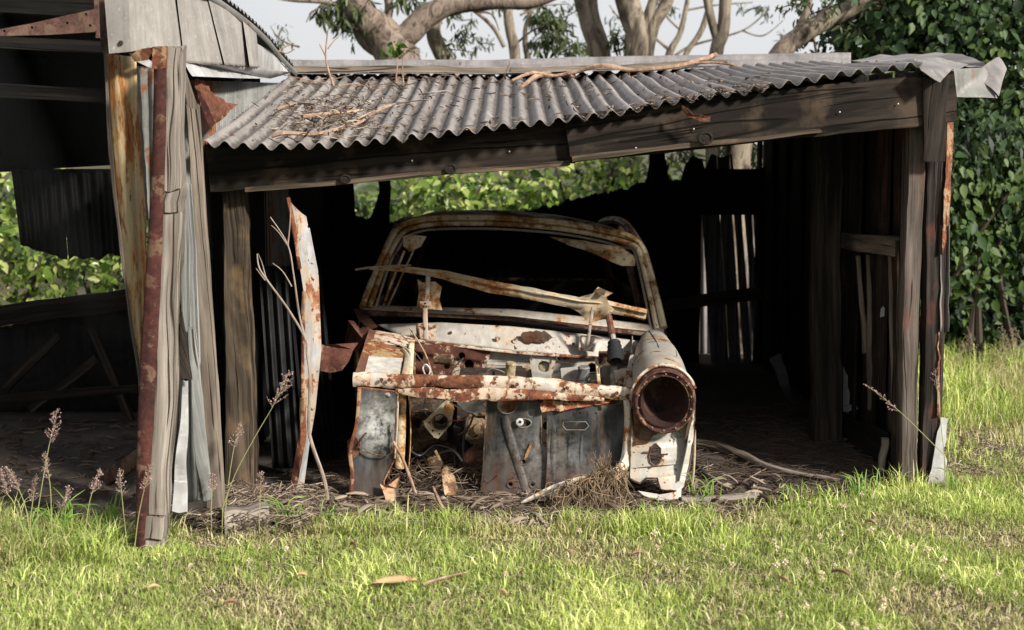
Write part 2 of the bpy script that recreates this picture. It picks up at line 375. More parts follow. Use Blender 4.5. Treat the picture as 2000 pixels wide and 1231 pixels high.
def m_baffle(name, cx, cz, cy=6.5, seed=0, mould=.6, rad=.16, lo=0.2):
    s = NT(name); o = s.co('Object'); n1 = s.noise(s.co('Object', (1, 1, .4)), 6, 9, .6, .3); n2 = s.noise(o, 45, 6, .7); st = s.co('Object', (1, 1, .2)); n3 = s.noise(st, 22, 6, .65)
    c = s.ramp(n1, [(.36, (.006, .0065, .007)), (.50, (.024, .025, .028)), (.66, (.11, .112, .115))])
    c = s.mix(s.ramp(n3, [(.5, 0.), (.72, .35)]), c, (.26, .17, .09))
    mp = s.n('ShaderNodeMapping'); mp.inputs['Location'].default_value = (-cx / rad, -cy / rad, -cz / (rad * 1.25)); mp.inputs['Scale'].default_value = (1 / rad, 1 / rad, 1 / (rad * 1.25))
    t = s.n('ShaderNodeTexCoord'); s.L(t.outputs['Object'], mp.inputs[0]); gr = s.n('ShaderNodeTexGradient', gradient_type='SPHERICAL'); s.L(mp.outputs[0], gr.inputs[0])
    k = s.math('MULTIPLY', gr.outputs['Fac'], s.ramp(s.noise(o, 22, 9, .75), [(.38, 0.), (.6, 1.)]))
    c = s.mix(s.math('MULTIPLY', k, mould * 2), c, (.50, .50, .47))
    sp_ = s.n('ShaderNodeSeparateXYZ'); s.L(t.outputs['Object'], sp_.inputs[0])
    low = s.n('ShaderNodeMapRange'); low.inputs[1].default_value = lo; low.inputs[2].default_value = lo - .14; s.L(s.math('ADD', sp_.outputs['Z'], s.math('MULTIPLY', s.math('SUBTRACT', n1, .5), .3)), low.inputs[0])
    c = s.mix(s.math('MULTIPLY', low.outputs[0], .7), c, s.ramp(n3, [(.35, (.14, .06, .03)), (.6, (.10, .092, .085))]))  # towards the bottom: rust streaks, plus grey painting in a paler sheen
    s.bump(s.math('ADD', n1, s.math('MULTIPLY', n2, .3)), .5, .01); return s.done(c, s.ramp(n1, [(.3, .35), (.7, .65)]), .35)

# ================================================================== SETTING
def m_ground():
    s = NT('soil'); o = s.co('Object'); a = s.noise(o, 1.3, 6, .6); b = s.noise(o, 30, 6, .7)
    c = s.ramp(a, [(.35, (.055, .06, .02)), (.6, (.10, .085, .045))]); c = s.mix(.6, c, s.ramp(b, [(.3, .35), (.7, 1.)]), 'MULTIPLY')
    s.bump(b, .6, .02); return s.done(c, .95)
def m_floor():
    s = NT('shed_dirt'); o = s.co('Object'); a = s.noise(o, 2.2, 8, .65); b = s.noise(o, 55, 6, .7)
    c = s.ramp(a, [(.35, (.045, .036, .030)), (.65, (.095, .078, .066))]); c = s.mix(.6, c, s.ramp(b, [(.3, .4), (.7, 1.)]), 'MULTIPLY')
    s.bump(s.math('ADD', a, b), .6, .02); return s.done(c, .95)
g = MB(); g.add([(-150, -60, 0), (150, -60, 0), (150, 240, 0), (-150, 240, 0)], [(0, 1, 2, 3)], [(0, 0), (1, 0), (1, 1), (0, 1)])
tag(g.build('ground', m_ground()), None, None, kind='structure')
g = MB()
def fl(u, v):
    X = -4.8 + u * 6.9; y0 = np.interp(X, [-4.8, -1.9, -1.3, -.9, 0, .8, 1.25, 1.75, 2.1], [6.35, 6.25, 6.0, 6.0, 5.98, 6.05, 6.35, 6.55, 6.8])
    Y = y0 + v * (11.2 - y0); return Vector((X, Y, .006 + .012 * max(0, noise.noise(Vector((X * 3, Y * 3, 0)))) * min(1, v * 6)))
g.grid(fl, 80, 60, 7, 5); tag(g.build('dirt_floor', m_floor()), None, None, kind='structure')

# ================================================================== LEAN-TO SHED
lean = thing('lean_to_shed', 'low collapsing lean-to shed with grey corrugated iron roof and open dark front', 'shed', P(1790, 945, 6.72) * 1.0)
lean.location.z = 0
FR = [(392, 285, 6.20), (520, 289, 6.22), (607, 288, 6.25), (705, 283, 6.28), (802, 274, 6.30), (932, 262, 6.33), (1037, 248, 6.36), (1119, 238, 6.38), (1200, 224, 6.40), (1297, 205, 6.43), (1395, 189, 6.46), (1460, 182, 6.48), (1536, 170, 6.5), (1605, 158, 6.52), (1692, 146, 6.54), (1757, 139, 6.56), (1805, 130, 6.58)]
BK = [(552, 138, 8.8), (590, 142, 8.8), (672, 144, 8.8), (800, 144, 8.8), (980, 145, 8.8), (1102, 144, 8.8), (1184, 139, 8.8), (1300, 134, 8.8), (1440, 127, 8.8), (1560, 122, 8.8), (1625, 119, 8.8), (1660, 118, 8.8)]
fr = [P(*p) for p in FR]; bk = [P(*p) for p in BK]
fX = [p.x for p in fr]; fY = [p.y for p in fr]; fZ = [p.z for p in fr]
bX = [p.x for p in bk]; bZ = [p.z for p in bk]
X0, X1 = fX[0], fX[-1]; PITCHC = .0805
def roof_pt(X, v, h=0, off=0, lap=0):
    Yf = np.interp(X, fX, fY); Zf = np.interp(X, fX, fZ) + .008; Zb = np.interp(X, bX, bZ) - .012; Yf += lap
    Y = Yf + (8.85 - Yf) * v; z = Zf + (Zb - Zf) * v - .010 * math.sin(math.pi * v) + noise.noise(Vector((X * 1.1, Y * 1.3, 1))) * .012
    z += .0155 * math.sin(2 * math.pi * (X - X0) / PITCHC + off) + noise.noise(Vector((X * 4, Y * 2.2, 5))) * .004
    if v < .02: z += noise.noise(Vector((X * 9, 2, 3))) * .006; Y += noise.noise(Vector((X * 7, 7, 3))) * .014
    return Vector((X, Y, z + h))
cuts = [X0, X0 + .80, X0 + 1.62, X0 + 2.42, X1]
for i in range(4):
    a, b = cuts[i], cuts[i + 1] + (.09 if i < 3 else 0)
    hh = .006 * (i % 2); lp = (0, -.012, .006, -.004)[i]
    n = int((b - a) / PITCHC * 10)
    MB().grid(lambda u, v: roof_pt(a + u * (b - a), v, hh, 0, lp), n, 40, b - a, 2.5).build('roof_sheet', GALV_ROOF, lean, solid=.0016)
for row, v_ in enumerate((.07, .40, .74)):
    for q_ in range(1, 41, 3):
        p_ = roof_pt(X0 + (q_ + .25) * PITCHC, v_); MB().lathe(p_ + Vector((0, 0, -.002)), (0, -.1, 1), [(0, .010), (.004, .0085), (.006, .004), (.010, .0035), (.011, .0002)], 8).build('roof_nail', RUSTSHEET if (q_ + row) % 2 else GALV_OLD, lean)
# rear slope, behind the ridge
MB().grid(lambda u, v: Vector((X0 - .05 + u * (X1 - X0 + .15), 8.93 + v * 2.3, np.interp(X0 + u * (X1 - X0), bX, bZ) + .0 - v * (.52 - .25 * u) + .012 * math.sin(u * 41 * 2 * math.pi))), 420, 4, 3.4, 2.3).build('rear_roof_sheet', GALV_BLK, lean, solid=.0016)
# ridge capping: flat flange + roll
def ridge(px0, px1, ytop0, ytop1, h, Y=8.78):
    def f(u, v):
        px = px0 + u * (px1 - px0); yt = ytop0 + u * (ytop1 - ytop0)
        # profile: flange down, rise, roll
        prof = [(8.66, 27), (8.72, 22), (8.76, 13), (8.80, 11), (8.82, 4), (8.88, 0), (8.96, 2), (9.02, 12), (9.3, 24)]
        k = v * (len(prof) - 1); i = min(int(k), len(prof) - 2); t = k - i
        Yq = prof[i][0] + (prof[i + 1][0] - prof[i][0]) * t; dy = prof[i][1] + (prof[i + 1][1] - prof[i][1]) * t
        return P(px, yt + dy + noise.noise(Vector((px * .012, h, 1))) * 2.0, Yq + h)
    return MB().grid(f, 60, 24, (px1 - px0) / 320, .5).build('ridge_cap', FLASH, lean, solid=.0015)
ridge(556, 905, 117, 117, .004); ridge(897, 1310, 118, 108, .0); ridge(1302, 1662, 108.5, 103, .004)
MB().board(P(566, 136, 8.68), P(1000, 137, 8.68), 13 * 8.6 / FPX, .02, side=(0, 0, 1), seg=30, jit=.008).build('ridge_board', W_GREY2, lean)
MB().board(P(996, 136, 8.68), P(1420, 122, 8.68), 12 * 8.6 / FPX, .02, side=(0, 0, 1), seg=30, w1=6 * 8.6 / FPX, jit=.008).build('ridge_board', W_GREY2, lean)
# beams (two lengths lapping)
def beam(pxa, ya, ha, pxb, yb, hb, Ya, Yb, mat, name='roof_beam', th=.055, parent=lean, seg=26, jit=.005):
    a = P(pxa, ya + ha / 2, Ya); b = P(pxb, yb + hb / 2, Yb)
    return MB().board(a, b, ha * Ya / FPX, th, side=(0, 0, 1), w1=hb * Yb / FPX, seg=seg, jit=jit, rag=.01, ch=.05).build(name, mat, parent)
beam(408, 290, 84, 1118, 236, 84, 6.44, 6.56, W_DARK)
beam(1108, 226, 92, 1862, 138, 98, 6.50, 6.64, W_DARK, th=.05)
# paler strip standing in for light on the bottom edge of each beam
MB().board(P(480, 372, 6.43), P(1112, 318, 6.53), .022, .05, side=(0, 0, 1), seg=24, jit=.004).build('beam_lit_edge', W_BROWN, lean)
MB().board(P(1116, 311, 6.47), P(1600, 256, 6.56), .026, .045, side=(0, 0, 1), w1=.016, seg=24, jit=.004).build('beam_lit_edge', W_BROWN, lean)
# knots and nail heads on the beam
for (x, y, r, Y) in ((675, 350, 9, 6.45), (880, 330, 10, 6.49), (1378, 270, 13, 6.50)):
    c = P(x, y, Y - .035); MB().lathe(c, (0, -1, 0), [(.000, r * .0028), (.006, r * .0026), (.007, r * .0020), (.001, r * .0018), (.003, r * .0010), (.004, .0002)], 18, .85).build('knot', W_DIM, lean)
for (x, y) in ((640, 362), (805, 314), (770, 346), (880, 342), (995, 296), (1045, 321), (955, 331), (1242, 289), (1355, 252), (1640, 219), (1754, 203), (1829, 178)):
    c = P(x, y, np.interp(x, [408, 1108, 1118, 1862], [6.405, 6.52, 6.465, 6.6])); MB().lathe(c, (0, -1, 0), [(0, .004), (.004, .0038), (.005, .0001)], 8).build('nail_head', GALV_BRT, lean)
# second rafter line under roof, seen dark
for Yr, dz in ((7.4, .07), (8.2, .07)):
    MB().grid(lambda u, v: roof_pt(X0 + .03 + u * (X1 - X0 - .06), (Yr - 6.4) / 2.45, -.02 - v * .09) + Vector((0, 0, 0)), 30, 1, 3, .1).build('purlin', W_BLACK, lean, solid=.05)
# front posts
def bpx(mb, top, bot, wt, wb, Y, th=.08, Yb=None, seg=22, jit=.004, rag=.012, ch=.1):
    Yb = Yb or Y
    return mb.board(P(top[0], top[1], Y + th / 2), P(bot[0], bot[1], Yb + th / 2), wt * Y / FPX, th, side=(1, 0, 0), w1=wb * Yb / FPX, seg=seg, jit=jit, rag=rag, ch=ch)
bpx(MB(), (459, 362), (475, 985), 43, 60, 6.50, .11, jit=.010).build('front_post', W_BROWN, lean)
bpx(MB(), (1784, 200), (1770, 942), 33, 34, 6.66, .10, 6.74, jit=.008).build('front_post', m_wood('right_post_brown', (.20, .165, .14), (.04, .032, .027), contrast=.6, tint=(.14, .07, .055)), lean)
bpx(MB(), (1829, 180), (1813, 945), 42, 37, 6.74, .09, 6.80, jit=.007).build('front_post', W_STRIP, lean)
bpx(MB(), (1828, 150), (1823, 314), 48, 42, 6.565, .03, 6.60, seg=10).build('cover_board', W_DIM, lean)
bpx(MB(), (1757, 470), (1748, 930), 12, 14, 6.86, .05, seg=18).build('post_packer', W_DARK, lean)
# edge flashing down the right corner
MB().grid(lambda u, v: P(1853 + u * 12 - v * 14 + noise.noise(Vector((v * 9, 3, u))) * 3, 196 + v * 300, 6.74 + u * .05), 4, 20, .05, 1).build('corner_flashing', RUSTSHEET, lean, solid=.002)
MB().grid(lambda u, v: P(1838 + u * 17 - v * 2 + noise.noise(Vector((v * 6, 3, 2))) * 3, 440 + v * 208, 6.76 + .03 * math.sin(u * 3.14)), 6, 16, .05, .6).build('corner_flashing', FLASH, lean, solid=.002)
MB().grid(lambda u, v: P(1833 + u * 9 - v * 3 + noise.noise(Vector((v * 8, 6, 2))) * 3, 646 + v * 168, 6.77 + u * .03), 4, 16, .05, .6).build('corner_flashing', RUSTSHEET, lean, solid=.002)
MB().plate(PP(rugged([(1838, 815), (1852, 818), (1849, 860), (1842, 880), (1850, 900), (1846, 942), (1812, 944), (1822, 900), (1828, 860)], 2, 15, 4), 6.78), sub=2, dent=.01, thick=.002).build('torn_sheet_foot', GALV_BRT, lean)
# right side wall: dark boards running back from the corner
def rw(Y): return np.interp(Y, [6.8, 10.5], [1.965, 1.80])
r2 = random.Random(5)
segs = []; y = 6.92
gaps = {3, 6}
k = 0
while y < 10.45:
    wd = r2.uniform(.17, .25)
    segs.append((y, min(y + wd, 10.5), k)); y += wd + (.035 if k in gaps else -.008); k += 1
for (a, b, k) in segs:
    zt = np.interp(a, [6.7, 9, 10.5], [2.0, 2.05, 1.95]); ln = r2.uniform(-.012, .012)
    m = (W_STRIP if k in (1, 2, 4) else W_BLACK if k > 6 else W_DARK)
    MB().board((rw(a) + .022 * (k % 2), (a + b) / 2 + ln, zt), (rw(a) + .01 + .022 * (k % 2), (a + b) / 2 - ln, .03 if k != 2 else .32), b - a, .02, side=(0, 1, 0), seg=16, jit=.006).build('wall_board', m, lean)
for (ya_, yb_) in ((6.95, 7.66), (7.71, 10.55)):  # black sheets added behind the boards, stopping light through the gaps
    MB().grid(lambda u, v: Vector((rw(ya_ + u * (yb_ - ya_)) + .05, ya_ + u * (yb_ - ya_), -.02 + v * 2.0)), 12, 6, 2, 2).build('gap_block_sheet', GALV_BLK, lean, solid=.002)
MB().board(P(1762, 484, 6.98), P(1626, 467, 8.3), .10, .05, side=(0, 0, 1), w1=.085, seg=12).build('wall_rail', W_GREY2, lean)
MB().board(P(1755, 895, 7.05) - Vector((.05, 0, 0)), P(1640, 836, 7.9), .24, .03, side=(0, 0, 1), w1=.2, seg=12, jit=.008).build('kick_board', W_BLACK, lean)
MB().plate(PP(rugged([(1645, 712), (1656, 735), (1660, 770), (1676, 800), (1655, 812), (1640, 808), (1634, 790), (1646, 760)], 2.5, 12, 3), 7.95), thick=.004, sub=1, dent=.01).build('splintered_white_board', GALV_BRT, lean)
MB().plate(PP([(1640, 795), (1668, 790), (1677, 798), (1650, 806)], 7.9), thick=.01).build('splintered_white_board', GALV_BRT, lean)
MB().plate(PP([(1725, 598), (1728, 603), (1727, 618), (1719, 620), (1720, 605)], 7.2), thick=.003).build('splintered_white_board', GALV_BRT, lean)
bpx(MB(), (1696, 497), (1699, 800), 7, 9, 7.6, .02).build('wall_batten', W_GREY2, lean)
bpx(MB(), (1676, 500), (1690, 690), 8, 10, 7.7, .02).build('wall_batten', W_GREY2, lean)
bpx(MB(), (1736, 500), (1745, 800), 5, 6, 7.2, .02).build('wall_batten', W_GREY2, lean)
bpx(MB(), (1728, 856), (1722, 925), 15, 12, 6.98, .02).build('wall_batten', W_GREY2, lean)
bpx(MB(), (1617, 262), (1610, 880), 52, 58, 7.7, .15, 7.7, jit=.012).build('inner_post', W_DIM, lean)
# left side wall (between the two sheds), black iron
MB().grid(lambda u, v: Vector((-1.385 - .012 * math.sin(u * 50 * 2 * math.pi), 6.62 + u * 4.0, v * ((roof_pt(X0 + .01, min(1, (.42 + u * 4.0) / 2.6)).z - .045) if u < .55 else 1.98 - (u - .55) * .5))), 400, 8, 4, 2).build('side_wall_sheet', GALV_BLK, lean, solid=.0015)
# leaning dark sheets inside at left
for (x0, x1, xs, Y, m) in ((505, 560, 30, 7.2, GALV_BLK2), (560, 628, 40, 7.5, GALV_BLK)):
    MB().grid(lambda u, v: P(x0 + u * (x1 - x0) + v * xs * .9, 520 + v * 395, Y + .014 * math.sin(u * 3 * 6.28) - v * .25), 36, 16, .3, 1.2).build('inner_wall_sheet', m, lean, solid=.0015)
# back wall
YB = 10.5
top = [(440, 330), (690, 345), (694, 420), (716, 430), (735, 395), (752, 360), (756, 430), (790, 440), (860, 430), (1000, 419), (1090, 398), (1150, 382), (1220, 368), (1262, 352), (1268, 318), (1302, 312), (1306, 352), (1330, 350), (1336, 328), (1352, 305), (1372, 312), (1376, 330), (1390, 300), (1408, 308), (1430, 300), (1434, 338), (1500, 325)]
tx = [p[0] for p in top]; ty = [p[1] for p in top]
def bwall(x0, x1, mat, amp=.012, tilt=0, wv=60, yb=None):
    def f(u, v):
        px = x0 + u * (x1 - x0); yt = np.interp(px, tx, ty) + noise.noise(Vector((px * .06, 1, 2))) * 12 + noise.noise(Vector((px * .3, 4, 2))) * 6
        tp = P(px, yt, YB); z = tp.z * (1 - v) - .04 * v; return Vector((tp.x, YB + amp * math.sin(tp.x / .08 * 6.28) - tilt * (tp.z - z), z))
    n = int((x1 - x0) / 2.2); return MB().grid(f, n, 24, (x1 - x0) / 265, 1.5).build('back_wall_sheet', mat, lean, solid=.0015)
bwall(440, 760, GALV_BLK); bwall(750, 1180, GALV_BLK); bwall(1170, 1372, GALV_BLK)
def bstrip(x0, x1, ya, yb_, xs):
    f = lambda u, v: (lambda q: Vector((q.x, YB + .014 * math.sin(q.x / .08 * 6.28), q.z)))(P(x0 + (x1 - x0) * u + xs * v, ya(x0 + (x1 - x0) * u) + (yb_ - ya(x0 + (x1 - x0) * u)) * v, YB))
    return MB().grid(f, max(4, int((x1 - x0) / 2)), 20, (x1 - x0) / 265, 1.5).build('back_wall_sheet', GALV_BLK3, lean, solid=.0015)
yt_ = lambda x: np.interp(x, tx, ty)
bstrip(1364, 1399, yt_, 800, 30); bstrip(1400.5, 1423.5, yt_, 800, 30); bstrip(1426, 1443, yt_, 800, 32); bstrip(1448, 1462, yt_, 800, 33); bstrip(1468, 1500, yt_, 800, 20)
MB().grid(lambda u, v: P(1360 + u * 150, 350 + v * 90, 10.46) if v < 0 else P(1360 + u * 150, 330 + v * 90 - 0 * u, 10.44 + .01 * math.sin(u * 40)), 30, 6, .5, .3).build('back_wall_patch', GALV_BLK, lean, solid=.0015)
MB().grid(lambda u, v: P(1365 + u * 130, 360 + v * 470, 10.95 + .014 * math.sin(u * 60)), 60, 8, .5, 1.5).build('slit_backing', FLASH, lean, solid=.0015)  # pale sheet added behind the slits so they read as bright lines
bwall(1478, 1510, GALV_BLK)
MB().board(P(1180, 612, 10.3), P(1490, 572, 10.1), .09, .05, side=(0, 0, 1), seg=14).build('back_rail', W_DIM, lean)
for (x0, x1, y0, y1) in ((735, 757, 250, 445), (700, 716, 250, 350), (1270, 1300, 290, 352)):
    MB().board(P((x0 + x1) / 2, y0, 10.3), P((x0 + x1) / 2 + 4, y1, 10.3), (x1 - x0) * 10.3 / FPX, .05, seg=10, jit=.012).build('back_post', W_BLACK, lean)
# crumpled flashing at the right end of the roof
def crumple(pts, mat, dent=.02, name='loose_flashing', parent=lean, seed=0, sub=3, th=.002, dsc=9):
    s_off[0] = seed; o = MB().plate(PP(pts), sub=sub, dent=dent, dsc=dsc, thick=th).build(name, mat, parent, ang=60); s_off[0] = 0; return o
crumple([(1660, 120, 8.4), (1720, 108, 8.3), (1822, 103, 8.0), (1887, 107, 7.4), (1922, 122, 7.1), (1930, 132, 7.05), (1887, 128, 6.95), (1838, 116, 6.9), (1786, 121, 7.2), (1700, 122, 8.0)], FLASH, .012)
crumple([(1784, 117, 6.9), (1838, 111, 6.9), (1890, 130, 6.85), (1861, 134, 6.6), (1836, 160, 6.48), (1799, 137, 6.5)], FLASH, .012, seed=2)
crumple([(1859, 134, 6.62), (1925, 134, 6.75), (1948, 192, 6.68), (1864, 189, 6.62)], GALV_OLD, .012, seed=4)
crumple([(1918, 131, 6.74), (1949, 114, 6.8), (1964, 138, 6.74), (1949, 191, 6.67), (1937, 172, 6.68), (1922, 154, 6.7)], FLASH, .03, seed=6)
# small things nailed to the beam
crumple([(1330, 208, 6.42), (1345, 214, 6.40), (1352, 226, 6.40), (1388, 227, 6.4), (1386, 238, 6.4), (1366, 236, 6.41), (1342, 228, 6.42), (1331, 216, 6.43)], RUSTSHEET, .02, 'rusty_bracket', seed=3, dsc=25)
# bottom plates and kerb timbers are loose
def loose(name, label, cat, mb, mat, base, group=None):
    o = mb.build(name, mat); return tag(o, label, cat, group)
loose('timber_plank', 'half buried grey timber lying in grass below the wrecked car', 'plank', MB().board(G(745, 1036) + Vector((0, 0, .02)), G(1010, 1030) + Vector((0, 0, .02)), .05, .05, side=(0, 0, 1), seg=20, jit=.006), W_GREY2, None)
loose('timber_plank', 'pale timber lying at the grass edge right of the wrecked car', 'plank', MB().board(G(1330, 990) + Vector((0, 0, .02)), G(1480, 984) + Vector((0, 0, .02)), .05, .06, side=(0, 0, 1), seg=14, jit=.005), W_GREY, None)
loose('timber_block', 'short grey timber block in the litter right of the corner post foot', 'block', MB().board(G(434, 1046) + Vector((0, 0, .05)), G(522, 1036) + Vector((0, 0, .055)), .13, .09, side=(0, 0, 1), seg=8, jit=.008), W_GREY, None)
loose('thin_pole', 'thin brown pole lying along the shed front by the left posts', 'pole', MB().tube([G(352, 1012, .06), G(430, 1012, .065), G(520, 1010, .055), G(600, 1005, .05), G(700, 1004, .04)], .008, 8, jit=.5), W_BROWN, None)
loose('fallen_log', 'long bent grey brown branch lying on the shed floor right of the car', 'log',
      MB().tube(smooth_path([G(1340, 866, .04), G(1400, 872, .04), G(1450, 890, .035), G(1500, 912, .03), G(1560, 926, .025), G(1640, 938, .02)], 6), [.035, .034, .032, .03, .03, .028, .03, .027, .026, .026, .025, .024, .024, .023, .022, .022, .02, .02, .018, .018, .018, .016, .016, .015, .015, .014, .014, .013, .012, .01, .008], 10, jit=.25), W_GREY2, None)
loose('fallen_log', 'short dark stick angled down beside the car under the long bent branch', 'log', MB().tube(smooth_path([G(1350, 905, .03), G(1385, 935, .03), G(1415, 965, .02)], 5), .014, 8, jit=.3), W_DIM, None)

# ================================================================== BIG SHED ON THE LEFT
barn = thing('farm_shed', 'taller old shed at left with whitish iron gable, dark open bay and leaning corner post', 'shed', (-1.55, 5.8, 0))
# inside roof
def sheetpoly(pts, mat, name, parent=barn, dent=.0, sub=2, th=.002, seed=0):
    return crumple(pts, mat, dent, name, parent, seed, sub, th)
MB().grid(lambda u, v: Vector((-5.2 + u * (3.45 + .3 * v), 5.85 + v * 2.6, 2.72 - v * .62 + .012 * math.sin(u * 43 * 6.28))), 300, 6, 4, 3).build('roof_sheet', GALV_BLK, barn, solid=.0015)
MB().grid(lambda u, v: Vector((-5.2 + u * 3.75, 8.3 + .01 * math.sin(u * 280), 2.15 - v * (.66 + .05 * math.sin(u * 5)))), 200, 4, 4, 1).build('rear_wall_sheet', GALV_BLK, barn, solid=.0015)
for (y0, y1, Y, m) in ((12, 48, 5.95, W_BLACK), (88, 112, 6.3, W_BLACK), (182, 210, 6.9, W_BLACK)):
    MB().board(P(-700, y0 - 40, Y), P(205, y0 + 6, Y), (y1 - y0) * Y / FPX, .06, side=(0, 0, 1), seg=20).build('rafter', m, barn)
for (x0, y0, x1, y1, bx0, by0, bx1, by1) in ((22, 330, 122, 330, 40, 478, 132, 508), (116, 330, 245, 330, 135, 508, 250, 497)):
    MB().grid(lambda u, v: P((x0 + u * (x1 - x0)) * (1 - v) + (bx0 + u * (bx1 - bx0)) * v, (330) * (1 - v) + (by0 + u * (by1 - by0) + 12 * noise.noise(Vector((u * 5, x0, 0)))) * v, 8.25 - .1 * v + .012 * math.sin(u * 5 * 6.28)), 60, 14, .35, .8).build('hanging_sheet', GALV_BLK2, barn, solid=.0015)
# low rear wall with a rail
MB().grid(lambda u, v: (lambda tp: Vector((tp.x, 8.6 + .01 * math.sin(u * 300), tp.z * (1 - v))))(P(-1100 + u * 1390, np.interp(-1100 + u * 1390, [-1100, 0, 280], [700, 640, 575]), 8.6)), 200, 10, 4, 1).build('low_rear_wall', GALV_BLK2, barn, solid=.0015)
MB().board(P(-500, 690, 8.45), P(275, 578, 8.45), .12, .05, side=(0, 0, 1), seg=24, jit=.008).build('rear_rail', W_DIM, barn)
for (a, b) in (((10, 760), (115, 655)), ((60, 800), (190, 700)), ((180, 640), (255, 820)), ((-20, 780), (270, 760))):
    MB().board(P(a[0], a[1], 8.4), P(b[0], b[1], 8.35), .05, .03, side=(0, 0, 1), seg=10).build('rear_brace', W_DIM, barn)
MB().grid(lambda u, v: Vector((-5.2, 5.9 + u * 2.8, v * 2.6)), 10, 4, 3, 3).build('far_side_wall', GALV_BLK, barn, solid=.002)
# side wall facing the lean-to (dark below, white gable cladding above)
MB().grid(lambda u, v: Vector((-1.45 + .09 * u - .009 * math.sin(u * 2.35 / .04 * 6.28), 6.28 + u * 2.35, .3 + v * (1.635 + .07 * u))), 700, 6, 2.3, 2).build('inner_side_wall', GALV_OLD, barn, solid=.0015)
# white downpipe-like corner casing
a = MB()
a.plate(PP([(203, -14), (250, -14), (256, 101), (213, 105)], 5.70), thick=.004)
a.plate(PP([(250, -14, 5.70), (280, -14, 5.80), (287, 95, 5.80), (256, 101, 5.70)]), thick=.004, sub=1)
a.build('corner_casing', GALV_W, barn)
MB().lathe(P(236, 84, 5.695), (0, -1, 0), [(0, .010), (.004, .009), (.006, .0002)], 12).build('bolt', GRIME, barn)
bpx(MB(), (196, -20), (206, 104), 16, 12, 5.74, .05).build('corner_stud', DARKRUST, barn)
MB().plate(PP([(183, -12), (190, -12), (193, 74), (187, 74)], 5.66), thick=.02).build('hinge_plate', IRON_BRN, barn)
st = MB().plate(PP([(-14, 60), (60, 46), (184, 18), (190, 20), (192, 62), (100, 68), (-14, 71)], 5.64), [circ(8, 61, 3, Y=5.64, n=8), circ(62, 54, 3, Y=5.64, n=8), circ(131, 45, 3, Y=5.64, n=8), circ(168, 28, 3, Y=5.64, n=8), circ(176, 50, 3, Y=5.64, n=8)], thick=.008).build('strap_hinge', IRON_BRN, barn)
# gable cladding, three lapped sheets stepping back
def clad(pts, seed, wv=3, mat=GALV_W):
    # pts: tl, tr, br, bl with depths
    q = [P(*p) for p in pts]
    def f(u, v):
        t = q[0].lerp(q[1], u); b = q[3].lerp(q[2], u); p = t.lerp(b, v)
        p += Vector((.0, -1, 0)) * (.007 * math.sin(u * wv * 6.28) + .004 * noise.noise(Vector((u * 4, v * 4, seed)))); 
        if v > .98: p.z += noise.noise(Vector((u * 12, seed, 1))) * .012
        return p
    return MB().grid(f, 12 * wv, 20, .5, .5).build('gable_sheet', mat, barn, solid=.0015)
clad([(278, -14, 5.84), (340, -14, 6.1), (357, 118, 6.1), (286, 94, 5.84)], 1, 2)
clad([(344, -14, 6.12), (401, -14, 6.5), (435, 127, 6.6), (361, 123, 6.15)], 2, 3)
for (a_, b_, Y_) in (((342, -20), (359, 122), 6.2), ((403, -20), (438, 126), 6.7), ((472, 30), (486, 132), 7.3)):  # black boards added behind the sheet gaps so the laps read dark
    bpx(MB(), a_, b_, 16, 16, Y_, .03).build('lap_backing', W_BLACK, barn)
clad([(405, -10, 6.5), (470, 36, 7.1), (485, 131, 7.2), (439, 127, 6.6)], 3, 4)
clad([(474, 38, 7.1), (500, 60, 7.4), (507, 132, 7.5), (488, 131, 7.1)], 4, 3)
sheetpoly([(500, 84, 7.5), (530, 100, 8.0), (556, 130, 8.5), (566, 146, 8.55), (520, 140, 7.9), (497, 132, 7.5)], GALV_BRT, 'gable_flashing', sub=1, dent=.006)
sheetpoly([(360, 121, 6.15), (430, 127, 6.6), (500, 131, 7.4), (570, 142, 8.4), (528, 154, 7.9), (470, 153, 7.0), (376, 149, 6.05)], GALV_BRT, 'apron_flashing', sub=2, dent=.006, seed=2)
# roof edge of the big shed
MB().tube(smooth_path([P(388, -22, 6.3), P(438, 12, 6.8), P(482, 44, 7.2), P(520, 78, 7.7), P(548, 112, 8.3), P(580, 146, 8.7)], 6), .018, 8, flat=.5).build('roof_edge', GALV_OLD, barn)
MB().grid(lambda u, v: (P(388, -22, 6.3).lerp(P(575, 140, 8.7), v)) + Vector((-u * .6, .1 * u, .03 + .25 * u + .05 * math.sin(v * 3.14) + .01 * math.sin(v * 170))), 8, 120, 1, 3).build('roof_sheet', GALV_OLD, barn, solid=.0015)
# torn rust corner against the lean-to roof
crumple([(378, 155, 6.35), (400, 162, 6.5), (430, 190, 6.6), (457, 208, 6.7), (440, 228, 6.5), (418, 246, 6.3), (408, 220, 6.2), (388, 180, 6.25)], RUSTSHEET, .035, 'torn_rust_sheet', barn, 5, 3, .002, 14)
crumple([(384, 176, 6.2), (400, 196, 6.2), (420, 240, 6.2), (412, 252, 6.2), (398, 225, 6.2)], IRON_RED, .02, 'torn_rust_sheet', barn, 8, 2)
